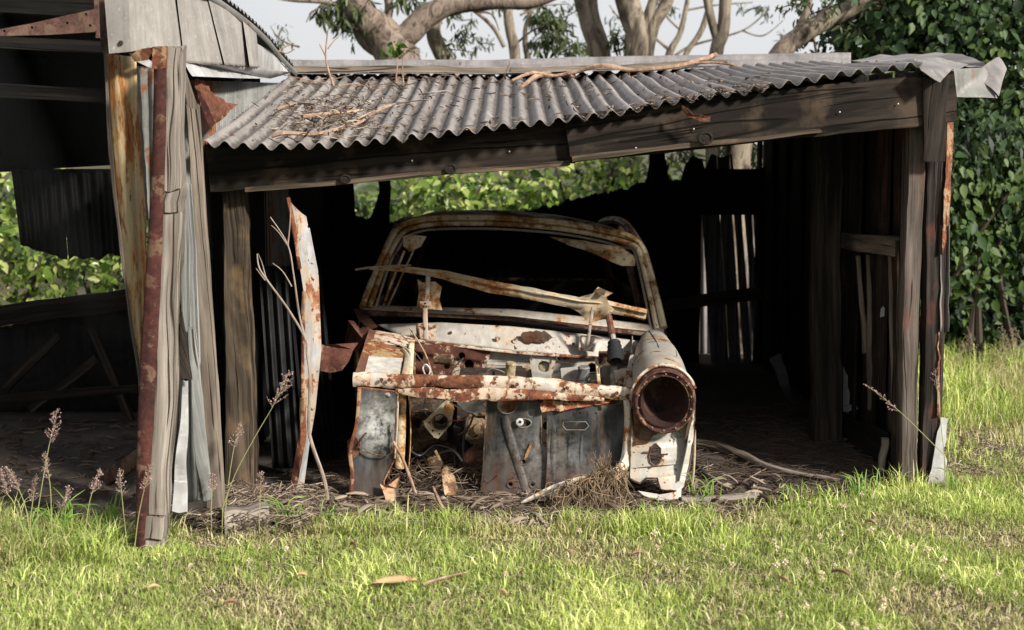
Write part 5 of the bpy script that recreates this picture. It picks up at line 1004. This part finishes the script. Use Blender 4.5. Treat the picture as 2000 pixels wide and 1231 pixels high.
# ------------------------------------------------------------------ grass
GRASS = m_leaf('lawn_grass', [(.76, .66, .42), (.46, .42, .19), (.20, .29, .055), (.44, .54, .13), (.82, .84, .34)], .35, .5)
def yfront(X): return np.interp(X, [-4.5, -2.6, -2.1, -1.35, -1.2, -.9, -.45, 0, .5, .85, 1.2, 1.6, 1.85, 2.12, 2.2, 2.3], [6.55, 6.5, 5.95, 5.85, 6.0, 6.05, 6.03, 6.02, 6.06, 6.14, 6.38, 6.58, 6.76, 6.88, 8.5, 12.5])
def grass(name, N, xr, yr, hmean, wid, keep=None, seed=0, label=None, tbias=.5, lean_=.5):
    r = np.random.default_rng(seed); x = r.uniform(*xr, N); y = r.uniform(*yr, N)
    edge = yfront(x) + r.normal(size=N) * .05; ok = y < edge
    if keep is not None: ok &= keep(x, y, r)
    x, y = x[ok], y[ok]; N = len(x)
    f1 = np.array([noise.noise(Vector((a * 1.6, b * 1.6, 3))) for a, b in zip(x, y)]); f2 = np.array([noise.noise(Vector((a * 6, b * 6, 8))) for a, b in zip(x, y)])
    if hmean < .05:
        kk = r.random(N) < np.clip(1.25 + 1.5 * f1 + .8 * f2, .65, 1); x, y, f1, f2 = x[kk], y[kk], f1[kk], f2[kk]; N = len(x)
    h = hmean * r.uniform(.4, 1.35, N) * (1 + .5 * f2 + .5 * f1); wd = wid * r.uniform(.6, 1.3, N)
    an = r.uniform(0, 6.28, N); ln = lean_ * h * r.uniform(.1, 1.6, N); la = r.uniform(0, 6.28, N)
    sx, sy = np.cos(an) * wd, np.sin(an) * wd; lx, ly = np.cos(la) * ln, np.sin(la) * ln
    V = np.zeros((N, 5, 3)); z0 = -.002
    V[:, 0] = np.stack([x - sx, y - sy, np.full(N, z0)], 1); V[:, 1] = np.stack([x + sx, y + sy, np.full(N, z0)], 1)
    V[:, 2] = np.stack([x + lx * .35 - sx * .8, y + ly * .35 - sy * .8, h * .6], 1); V[:, 3] = np.stack([x + lx * .35 + sx * .8, y + ly * .35 + sy * .8, h * .6], 1)
    V[:, 4] = np.stack([x + lx, y + ly, h * (1 - .25 * np.minimum(1, ln / (h + 1e-6)))], 1)
    ti = tbias + .55 * f1 + .25 * f2 + r.normal(size=N) * .17; dry = r.random(N) < (.10 + .34 * np.clip(-f1 * 2.6 - .1, 0, 1)); ti = np.where(dry, r.uniform(0, .25, N), np.clip(ti, .2, 1))
    F = np.array([(0, 1, 3), (0, 3, 2), (2, 3, 4)]); Fa = (F[None] + (np.arange(N) * 5)[:, None, None]).reshape(-1, 3)
    o = np_mesh(name, V.reshape(-1, 3), Fa, np.repeat(ti, 5), GRASS); return tag(o, label, None, None, 'stuff')
grass('lawn_grass', 230000, (-2.6, 2.75), (4.2, 7.2), .034, .0019, seed=1, label='short yellow green lawn grass in front of the sheds', lean_=.9)
grass('lawn_grass', 90000, (2.1, 6.5), (6.2, 12.6), .055, .0026, seed=2, label='lawn grass running back right of the shed')
# longer tussocks along the shed fronts and right corner
def edgek(x, y, r): return ~((x > -1.6) & (x < -1.2) & (y < 5.8)) & (yfront(x) - y < .16 * r.random(len(x)) ** 1.5 * 1.6) & (r.random(len(x)) < .75)
grass('long_grass', 36000, (-2.6, 2.2), (5.3, 7.0), .085, .0022, edgek, 3, 'longer grass along the foot of the sheds', .55, .7)
grass('long_grass', 11000, (-2.6, -1.35), (5.45, 6.2), .11, .0024, lambda x, y, r: (r.random(len(x)) < .6) & ((x < -1.60) | (y > 5.80)), 4, 'rank long grass below the left bay', .45, .9)
grass('long_grass', 24000, (2.2, 4.2), (7.4, 11.8), .16, .0032, lambda x, y, r: (r.random(len(x)) < np.interp(y, [7.4, 9.5, 11.8], [.15, .7, 1.])), 5, 'tall seeding grass right of the shed', .55, .6)
grass('long_grass', 9000, (-2.5, 2.7), (4.4, 6.9), .062, .0030, lambda x, y, r: ~((x > -1.6) & (x < -1.2) & (y < 5.8)), 16, 'broader stray blades through the lawn', .62, .9)
grass('long_grass', 7000, (-.95, .9), (5.85, 6.14), .09, .0024, None, 6, 'grass tufts below the wrecked car', .6, .7)

# straw and twig litter (uncountable)
STRAW = m_leaf('dry_straw', [(.03, .02, .014), (.085, .058, .04), (.17, .125, .09), (.42, .34, .26)], .1, .8)
def litter(name, label, pts, L, wd, seed, zlift=.02, tlo=0, thi=1, surf=None, pitch=.25, dirs=None):
    r = np.random.default_rng(seed); N = len(pts); a = r.uniform(0, 6.28, N) if dirs is None else dirs(r, N); el = r.normal(size=N) * pitch; ln = L * r.uniform(.3, 1.5, N)
    d = np.stack([np.cos(a) * np.cos(el), np.sin(a) * np.cos(el), np.sin(el)], 1); s_ = np.stack([-np.sin(a), np.cos(a), np.zeros(N)], 1); up = np.cross(d, s_) * -1
    w_ = (wd * r.uniform(.4, 1.6, N))[:, None]; c = pts + np.array([0, 0, 1]) * (zlift * r.random(N))[:, None]
    bend = r.normal(size=(N, 3)) * (ln * .05)[:, None]; V = np.zeros((N, 12, 3))
    for j, (t, k) in enumerate(((-.5, .6), (-.17, 1), (.17, 1), (.5, .4))):
        b = c + d * (ln * t)[:, None] + (bend if j in (1, 2) else 0)
        V[:, j * 3] = b - s_ * w_ * k; V[:, j * 3 + 1] = b + s_ * w_ * k; V[:, j * 3 + 2] = b - up * w_ * k * 1.4
    V[:, :, 2] = np.maximum(V[:, :, 2], .001) if surf is None else V[:, :, 2]
    F = []
    for j in range(3):
        a0 = j * 3; b0 = a0 + 3
        for (p_, q_) in ((0, 1), (1, 2), (2, 0)): F.append((a0 + p_, a0 + q_, b0 + q_, b0 + p_))
    Fa = (np.array(F)[None] + (np.arange(N) * 12)[:, None, None]).reshape(-1, 4)
    o = np_mesh(name, V.reshape(-1, 3), Fa, np.repeat(r.uniform(tlo, thi, N), 12), STRAW); return tag(o, label, None, None, 'stuff')
r = np.random.default_rng(77)
def scat(N, xr, y0, y1, seed):
    r = np.random.default_rng(seed); x = r.uniform(*xr, N); f = r.random(N); yf = yfront(x) - .03; y = yf + (y0 + (y1 - y0) * f ** 1.4); return np.stack([x, y, np.full(N, .012)], 1)
litter('twig_litter', 'brown twig and bark litter piled under the front of the wrecked car', scat(7000, (-.95, 1.0), -.02, .9, 5), .09, .0015, 6, .022, 0, 1, pitch=.16)
litter('bark_litter', 'broader bark flakes among the litter under the front of the wrecked car', scat(420, (-.95, 1.3), -.02, .6, 15), .10, .007, 16, .03, .2, .9, pitch=.2)
litter('twig_litter', 'litter heaped under the engine bay of the wrecked car', np.stack([rng.uniform(-.62, .55, 2600), rng.uniform(6.55, 7.2, 2600), np.full(2600, .02)], 1), .10, .0018, 17, .10, 0, .8, pitch=.4)
litter('twig_litter', 'scattered bark and twig litter over the shed floor', scat(3800, (-1.2, 2.0), .0, 2.2, 7), .14, .0022, 8, .015, 0, .45, pitch=.1)
litter('twig_litter', 'dry straw spilled at the foot of the left corner posts', np.stack([rng.uniform(-1.33, -.85, 1500), rng.uniform(5.85, 6.45, 1500), np.full(1500, .01)], 1), .10, .0022, 9, .09, .3, 1)
litter('twig_litter', 'dry straw on the bare patch right of the shed corner', np.stack([rng.uniform(2.15, 2.75, 1500), rng.uniform(6.9, 8.1, 1500), np.full(1500, .01)], 1), .09, .0022, 10, .02, .5, 1)
litter('twig_litter', 'loose leaves and twigs on the earth floor of the left bay', np.stack([rng.uniform(-4.2, -1.55, 1500), rng.uniform(6.15, 8.3, 1500), np.full(1500, .012)], 1), .07, .004, 18, .01, 0, .6, pitch=.1)
litter('dry_thatch', 'dead brown thatch between the lawn blades', np.stack([rng.uniform(-2.6, 2.7, 9000), rng.uniform(4.3, 6.2, 9000), np.full(9000, .006)], 1), .05, .0014, 12, .012, .3, 1)
# hanging straw tuft over the surround
def tuft(label, centers, n, seed, name='straw_clump'):
    rr = random.Random(seed); m = MB()
    for k in range(n):
        cx, cy, Y = centers[k % len(centers)]; a = P(cx + rr.gauss(0, 10), cy + rr.gauss(0, 7), Y + rr.gauss(0, .015)); e = P(cx + rr.gauss(0, 24), rr.uniform(cy + 20, 1018), Y - rr.uniform(.02, .14)); e.z = max(e.z, .012)
        m.tube(smooth_path([a, a.lerp(e, .35) + Vector((rr.gauss(0, .028), -.06 * rr.random(), rr.uniform(-.02, .05))), e], 4), lerp_list([.0022, .002, .0009], 9), 4, cap=False)
    return tag(m.build(name, STR), label, 'straw')
STR = m_wood('straw_stalk', (.40, .30, .19), (.15, .10, .06), contrast=.6)
tuft('dead straw hanging over the rusty grille surround under the right baffle', [(1090, 955, 6.29), (1115, 945, 6.30), (1140, 940, 6.31), (1165, 930, 6.32), (1190, 920, 6.33), (1208, 915, 6.36)], 130, 4)
m = MB(); rr = random.Random(3)
for k in range(34):
    a = P(1172 + rr.gauss(0, 5), 935, 6.35); e = P(1176 + rr.gauss(0, 12), rr.uniform(878, 915), 6.33); m.tube(smooth_path([a, a.lerp(e, .5) + Vector((rr.gauss(0, .01), 0, 0)), e], 4), .0016, 4, cap=False)
tag(m.build('straw_clump', STR), 'small upright tuft of dead straw standing above the grille surround', 'straw')

# sticks leaning in the engine bay and litter
def stick(label, pts, r0, mat, name='stick', jit=.3, cat='stick', group=None):
    q = smooth_path(pts, 6); o = MB().tube(q, lerp_list([r0, r0 * .9, r0 * .5], len(q)), 7, jit=jit).build(name, mat); return tag(o, label, cat, group)
TWIG = m_bark('twig_bark', [(.14, .085, .055), (.30, .19, .13), (.42, .30, .22)], 9)
PALETWIG = m_bark('pale_twig', [(.22, .17, .13), (.36, .30, .25)], 9)
stick('thin tan stick leaning up against the white rail left of the engine', [P(812, 965, 6.3), P(790, 905, 6.42), P(768, 862, 6.42)], .008, TWIG)
stick('thicker brown stick standing in the litter below the engine', [G(875, 1012, .0), P(862, 990, 6.05), P(846, 952, 6.2)], .012, TWIG)
s_off[0] = 3
o = crumple([(862, 920, 6.5), (872, 912, 6.5), (888, 930, 6.5), (894, 955, 6.46), (880, 985, 6.42), (868, 965, 6.45)], m_paint('bark_flake', (.40, .28, .19), (.10, .05, .03), (.3, .18, .1), amount=.5, sc=14), .03, 'bark_flake', None, 2, 3, .004, 16); tag(o, 'ragged pinkish bark flake standing in the litter under the engine', 'bark')
o = crumple([G(1032, 1000, .03), G(1040, 1003, .04), G(1066, 1030, .02), G(1058, 1033, .02)], STR, .006, 'bark_flake', None, 2, 1) if False else None
for i, (x0_, y0_, x1_, y1_, lab) in enumerate(((690, 1012, 735, 985, 'short curved bark strip in the litter below the left baffle'), (1035, 1000, 1068, 1030, 'pale bark sliver pointing down at the grass below the right baffle'), (760, 1000, 800, 1012, 'brown bark strip in front of the bent rusty tab'), (1085, 1012, 1190, 1016, 'thin stick lying along the grass edge below the straw clump'))):
    a, b = G(x0_, y0_, .03), G(x1_, y1_, .03); o = MB().tube(smooth_path([a, a.lerp(b, .5) + Vector((0, 0, .02)), b], 4), [.004, .008, .010, .012, .012, .010, .008, .006, .003], 6, flat=.4, up=Vector((0, 0, 1)), jit=.3).build('bark_strip', PALETWIG); tag(o, lab, 'bark')

# roof debris
bvh_cache = {}
def on_roof(px, py, h=.012):
    lo, hi = 6.15, 8.85; d = ray(px, py)
    for k in range(400):
        Y = lo + (hi - lo) * k / 399; p_ = P(px, py, Y)
        if not (X0 < p_.x < X1 + .3): continue
        Yf = np.interp(p_.x, fX, fY); v = (Y - Yf) / (8.85 - Yf)
        if v < 0: continue
        if p_.z <= roof_pt(p_.x, v).z + .002: 
            q = roof_pt(p_.x, v); return Vector((p_.x, Y, max(q.z, p_.z) + h))
    return P(px, py, 8.6)
def rstick(label, pp, r0, mat=TWIG, group=None, h=.014): return stick(label, [on_roof(x, y, h) for x, y in pp], r0, mat, 'fallen_branch', .25, 'branch', group)
rstick('long curved brown branch lying high across the middle of the roof', [(1398, 128), (1330, 128), (1240, 137), (1175, 150), (1120, 142), (1080, 148), (1040, 165), (1000, 180)], .014, h=.065)
rstick('thick short end of branch curving down beside the long roof branch', [(1120, 146), (1080, 158), (1045, 166), (1018, 188)], .018, h=.045)
rstick('thin brown stick beside the right end of the long roof branch', [(1440, 128), (1380, 132), (1320, 128)], .007, h=.03)
rstick('long pale brown stick low at the left of the roof, nearest the eave', [(530, 276), (560, 270), (610, 272), (660, 262), (700, 250), (730, 230), (770, 212)], .010, h=.022)
rstick('straight brown stick above the lowest one at the left of the roof', [(590, 238), (640, 232), (690, 228), (716, 221)], .009, h=.025)
rstick('short brown stick topmost of the left roof debris', [(545, 222), (580, 212), (616, 214)], .008, h=.025)
rstick('slim pale stick crossing the left roof sticks', [(660, 262), (720, 232), (760, 215), (830, 205), (838, 210)], .005, PALETWIG, h=.025)
rstick('slim pale twig on the roof right of the left debris', [(804, 192), (840, 186), (872, 182)], .004, PALETWIG)
m = MB(); rr = random.Random(15)
def rl_pts(N, xs, ys, seed, sx=None):
    rr = random.Random(seed); out = []
    for _ in range(N):
        x = rr.uniform(*xs) if sx is None else rr.gauss(*xs); y = rr.uniform(*ys) if sx is None else rr.gauss(*ys)
        if y < 150 or y > 285: continue
        q = on_roof(x, y, .008); out.append(q[:])
    return np.array(out)
litter('roof_litter', 'curled bark and leaf litter at the left of the roof', rl_pts(520, (650, 68), (228, 27), 3, 1), .055, .0032, 21, .02, .1, 1, surf=1, pitch=.25)
litter('roof_litter', 'sparse curled leaves over the roof iron', rl_pts(420, (560, 1500), (150, 270), 4), .045, .004, 22, .01, 0, .8, surf=1)
litter('roof_litter', 'twigs caught along the ridge', rl_pts(90, (820, 120), (165, 14), 5, 1), .16, .003, 23, .02, 0, .6, surf=1)
# vine shoots rising from the ridge
def shoot(label, pths, Y=8.5, name='vine_shoot', leaves=None):
    m = MB()
    for pp, r0 in pths: q = smooth_path([P(x, y, Y) for x, y in pp], 6); m.tube(q, lerp_list([r0, r0 * .5], len(q)), 6)
    return tag(m.build(name, TWIG), label, 'vine')
shoot('bare forked shoot rising from the left end of the ridge', [([(652, 168), (642, 140), (636, 110), (640, 60)], .008), ([(637, 112), (626, 90), (624, 86)], .005), ([(640, 96), (652, 80), (662, 72)], .005), ([(655, 170), (700, 165), (760, 185)], .006), ([(646, 165), (570, 150), (500, 135)], .004)], 8.3)
o = shoot('bare vine shoot with a few leaves on top above the ridge left of centre', [([(772, 186), (774, 150), (776, 118), (766, 80)], .006), ([(790, 180), (786, 140), (788, 112)], .006), ([(770, 188), (790, 178), (800, 150)], .010)], 8.4)
leaf_mesh('vine_leaf', np.array([P(768 + rnd.uniform(-14, 14), 98 + rnd.uniform(-10, 16), 8.4)[:] for _ in range(16)]), rng.normal(size=(16, 3)) + [0, -1, 0], np.full(16, .07), LEAF_LIT, rng.random(16) * .5, 'broad', o)
shoot('thin dry twig fork above the gable flashing left of the ridge', [([(530, 108), (545, 100), (556, 92), (574, 84)], .006), ([(545, 100), (560, 104), (576, 96)], .005), ([(520, 140), (528, 128), (524, 116)], .003)], 8.2)

# bare sapling in front of the white panel
m = MB()
for pp, r0, r1_ in (([(642, 1000), (634, 940), (610, 870), (603, 830), (606, 740), (600, 690), (596, 660), (560, 600), (520, 545), (506, 522), (502, 496)], .010, .003), ([(597, 665), (584, 612), (574, 540), (562, 478), (528, 424)], .006, .002), ([(562, 480), (566, 440), (568, 400)], .004, .0015), ([(562, 480), (545, 455), (530, 440)], .003, .0012), ([(570, 560), (552, 530), (532, 514)], .003, .0012), ([(520, 545), (512, 515), (504, 495)], .003, .001), ([(518, 548), (508, 535), (500, 524)], .003, .001)):
    q = smooth_path([P(x, y, 6.30 + (.05 if y > 800 else 0)) for x, y in pp], 5); m.tube(q, lerp_list([r0, r1_], len(q)), 7, jit=.2)
tag(m.build('bare_sapling', PALETWIG), 'leafless forked sapling stem standing before the white upright panel', 'sapling')
# dark junk at the back of the lean-to
o = crumple([G(1420, 830, 0), G(1500, 832, 0), G(1570, 850, 0), P(1560, 780, 8.2), P(1520, 690, 8.3), P(1490, 660, 8.4), P(1450, 740, 8.3)], GALV_BLK, .10, 'scrap_heap', None, 5, 4, .02, 5); tag(o, 'dark heap of crumpled scrap in the shed corner right of the car', 'scrap')
o = crumple([(1502, 700, 8.1), (1524, 690, 8.1), (1540, 740, 8.05), (1552, 800, 8.0), (1534, 772, 8.0)], GALV_BLK2, .03, 'scrap_sheet', None, 4, 2); tag(o, 'narrow bent grey sheet leaning on the scrap heap', 'sheet')
o = crumple([(698, 520, 7.0), (740, 524, 7.0), (756, 520, 7.0), (740, 529, 7.0)], TWIG, .003, 'x', None, 4, 0) if False else None
stick('slim straw coloured twig resting on the left end of the bonnet brace', [P(694, 527, 7.40), P(735, 521, 7.40), P(803, 518, 7.40)], .006, PALETWIG)

# seed heads
SEED = m_leaf('purplish_seed', [(.20, .12, .11), (.34, .22, .20), (.48, .36, .33)], .15, .7)
STALK = m_leaf('grass_stalk', [(.26, .28, .10), (.36, .34, .15)], .15, .6)
def seedstalk(label, pp, Y, hlen, hw, seed, group='purplish seeding grass stalks', dense=26):
    rr = random.Random(seed); q = smooth_path([P(x, y, Y) for x, y in pp], 6); q[0].z = max(0, min(q[0].z, .02)) if q[0].z < .1 else q[0].z
    base = Vector((q[0].x, q[0].y, 0)); t = thing('seed_stalk', label, 'grass stalk', base, group)
    m = MB(); m.tube([base] + q[1:], lerp_list([.0022, .0018, .0008], len(q)), 5, cap=False)
    o = m.build('stem', WSTALK, t)
    # panicle
    L = [0]; 
    for i in range(1, len(q)): L.append(L[-1] + (q[i] - q[i - 1]).length)
    tot = L[-1]; pos = []; m2 = MB()
    for k in range(dense):
        f = k / dense; s_ = tot - hlen * (1 - f); i = max(1, min(len(q) - 1, next((j for j in range(len(L)) if L[j] >= s_), len(q) - 1))); a = q[i - 1].lerp(q[i], (s_ - L[i - 1]) / max(1e-6, L[i] - L[i - 1])); ax = (q[i] - q[i - 1]).normalized()
        ln = hw * 1.3 * (1 - f * .75) * rr.uniform(.4, 1.1); an = rr.uniform(0, 6.28); sd = Vector((math.cos(an), math.sin(an) * .8, 0)); e = a + ax * ln * .8 + sd * ln * .75 - Vector((0, 0, ln * .1))
        m2.tube([a, a.lerp(e, .5) + sd * ln * .05, e], [.0009, .0007, .0005], 4, cap=False)
        for j in range(6): tt = rr.uniform(.25, 1.05); pos.append((a.lerp(e, tt) + Vector((rr.gauss(0, .003), rr.gauss(0, .003), rr.gauss(0, .003))))[:])
    m2.build('seed_branches', WSEED, t)
    pa = np.array(pos); N = len(pa); leaf_mesh('seeds', pa, rng.normal(size=(N, 3)), rng.uniform(.005, .009, N), SEED, rng.random(N), 'dia', t)
    return t
WSTALK = NT('stalk_green').done((.24, .24, .10), .7); WSEED = NT('seed_twig').done((.32, .22, .19), .8)
SH = 'slim purplish seed stalk in the rank grass before the left bay'
seedstalk('tallest purple seed stalk before the left bay, reaching above the others', [(72, 1010), (85, 930), (98, 860), (112, 800)], 5.75, .15, .045, 1)
for i, pp in enumerate((((60, 1090), (30, 990), (12, 960), (2, 915)), ((60, 1070), (52, 1000), (30, 940), (12, 912)), ((58, 1020), (66, 965), (70, 930)), ((100, 1010), (98, 950), (86, 885)), ((165, 1050), (175, 980), (195, 918)), ((250, 1080), (240, 990), (234, 918)), ((262, 1080), (272, 1000), (294, 908)), ((90, 1060), (120, 990), (135, 950)))):
    seedstalk(SH, pp, 5.6 + .04 * (i % 3), .11, .034, 10 + i)
seedstalk('long leaning seed stalk with a full purple head right of the brown front post', [(432, 1000), (460, 925), (500, 850), (535, 790), (564, 728)], 5.85, .17, .055, 30, dense=36)
seedstalk('shorter seed stalk crossing the brown front post', [(440, 1000), (448, 930), (458, 870), (470, 826)], 5.86, .11, .035, 31)
seedstalk('seed stalk standing between the brown front post and the white upright panel', [(506, 1020), (508, 970), (510, 922)], 5.86, .09, .035, 32)
seedstalk('seed stalk against the foot of the tall grey plank', [(412, 1000), (414, 960), (414, 925)], 5.86, .08, .03, 33, dense=30)
seedstalk('pale seed stalk leaning left across the right corner post', [(1850, 895), (1800, 845), (1755, 802), (1692, 752)], 6.45, .20, .05, 34, dense=20)
seedstalk('small seed head beside the right corner post above the grass', [(1850, 940), (1838, 830), (1826, 720)], 6.5, .12, .04, 35, dense=14)
for i in range(16):
    x = 1880 + rnd.uniform(0, 130); seedstalk('hazy purple seed stalk in the tall grass right of the shed', [(x, 760), (x + rnd.uniform(-10, 10), 700), (x + rnd.uniform(-22, 22), rnd.uniform(630, 670))], 10.2 + rnd.uniform(-.6, .6), .22, .08, 50 + i, 'seed stalks in the tall grass right of the shed', 14)

# broad tufts of coarse grass along the shed line
def coarse(label, px, py, n, hh, seed):
    rr = random.Random(seed); b = G(px, py); m = MB()
    for k in range(n):
        a = Vector((b.x + rr.gauss(0, .03), b.y + rr.gauss(0, .03), 0)); an = rr.uniform(0, 6.28); l_ = hh * rr.uniform(.5, 1.1); sp_ = l_ * rr.uniform(.2, .8); dx, dy = math.cos(an) * sp_, math.sin(an) * sp_
        m.tube(smooth_path([a, a + Vector((dx * .3, dy * .3, l_ * .7)), a + Vector((dx, dy, l_ * rr.uniform(.7, 1.0)))], 4), [.001, .0028, .003, .003, .0028, .0025, .002, .0012, .0004], 5, flat=.2, cap=False)
    return tag(m.build('grass_tuft', WEED), label, 'grass', 'coarse grass tufts at the shed foot')
WEED = NT('coarse_blade').done((.13, .22, .035), .5)
for i, (px, py, n, hh, lab) in enumerate(((1365, 985, 7, .16, 'coarse green grass tuft at the right foot of the car fender'), (1398, 992, 6, .12, 'small coarse tuft just right of the tuft by the car fender'), (1545, 975, 9, .12, 'coarse tuft in front of the bent branch right of the car'), (1680, 975, 16, .14, 'coarse tuft on the lawn edge left of the right corner post'), (1860, 960, 12, .12, 'coarse tuft at the foot of the torn sheet by the right corner'), (560, 1040, 18, .16, 'coarse tuft below the white upright panel'), (640, 1036, 14, .15, 'coarse tuft below the left baffle of the car'), (215, 1050, 22, .22, 'rank coarse tuft left of the corner post foot'), (120, 1060, 22, .2, 'rank coarse tuft before the left bay, left of the other'), (60, 1075, 16, .18, 'rank coarse tuft at the left picture edge'), (1280, 1010, 10, .09, 'low coarse tuft below the torn valance'))):
    coarse(lab, px, py, n, hh, 300 + i)
# clover flowers
CL = NT('clover_white').done((.62, .56, .47), .8)
def clover():
    t = thing('clover_flower', 'small off-white clover flower head in the lawn', 'flower', (0, 0, 0), 'clover flowers scattered in the lawn')
    MB().tube([Vector((0, 0, 0)), Vector((.004, 0, .035))], .0008, 4).build('stem', WSTALK, t)
    rr = np.random.default_rng(5); d = rr.normal(size=(60, 3)); d /= np.linalg.norm(d, axis=1, keepdims=True); pos = d * .004 + [.004, 0, .040]
    nr = np.cross(d, rr.normal(size=(60, 3)))
    leaf_mesh('petals', pos, nr, np.full(60, .009), CLM, rr.random(60), 'dia', t); return t
CLM = m_leaf('clover_petal', [(.50, .38, .22), (.70, .64, .46), (.80, .76, .60)], .2, .7)
cl0 = clover(); rr = random.Random(9)
spots = []
while len(spots) < 85:
    x = rr.uniform(-2.3, 2.6); y = rr.uniform(4.5, 6.5)
    if y > yfront(x) - .05: continue
    dens = math.exp(-((x - 1.2) / .9) ** 2) + .10
    if rr.random() < dens: spots.append((x, y))
for i, (x, y) in enumerate(spots):
    if i == 0: cl0.location = (x, y, 0)
    else: copy_thing(cl0, (x, y, 0), rr.uniform(0, 6), rr.uniform(.9, 1.4))
# fallen leaves on the lawn
DL = m_leaf('dead_leaf', [(.14, .08, .05), (.28, .16, .09), (.42, .30, .16)], .15, .6)
def fleaf(label, px, py, L, rz, tint, group=None, z=.035):
    g_ = G(px, py); n = 10
    m = MB(); m.grid(lambda u, v: Vector(((u - .5) * L, (v - .5) * L * .34 * math.sin(math.pi * min(.97, max(.03, u))) , .010 * math.sin(u * 3) + .012 * abs(v - .5) * 2)), n, 4)
    o = m.build('fallen_leaf', tint, solid=.0008); o.location = (g_.x, g_.y, z); o.rotation_euler = (R(12), 0, rz); return tag(o, label, 'leaf', group)
LT = m_paint('tan_leaf', (.58, .44, .22), (.16, .08, .05), (.3, .17, .09), amount=.42, sc=30); LB = m_paint('brown_leaf', (.24, .14, .09), (.10, .05, .035), (.2, .1, .06), amount=.5, sc=30); LP = m_paint('pale_leaf', (.62, .52, .40), (.3, .2, .12), (.4, .28, .18), amount=.4, sc=30)
fleaf('large tan leaf lying in the lawn below centre', 770, 1158, .17, .25, LT); stick('brown twig lying in the lawn just right of the large tan leaf', [G(825, 1142, .03), G(860, 1130, .035), G(912, 1118, .035)], .006, TWIG)
fleaf('small white leaf lying in the lawn left of centre', 372, 1128, .035, 1.2, LP)
for x, y in ((1245, 1102), (590, 1146), (1110, 1100), (690, 1085), (1530, 1155), (300, 1170), (1700, 1040), (1640, 1140), (450, 1200), (980, 1180)):
    fleaf('small brown fallen leaf in the lawn', x, y, rr.uniform(.04, .07), rr.uniform(0, 3), rr.choice((LT, LB)), 'small fallen leaves on the lawn')
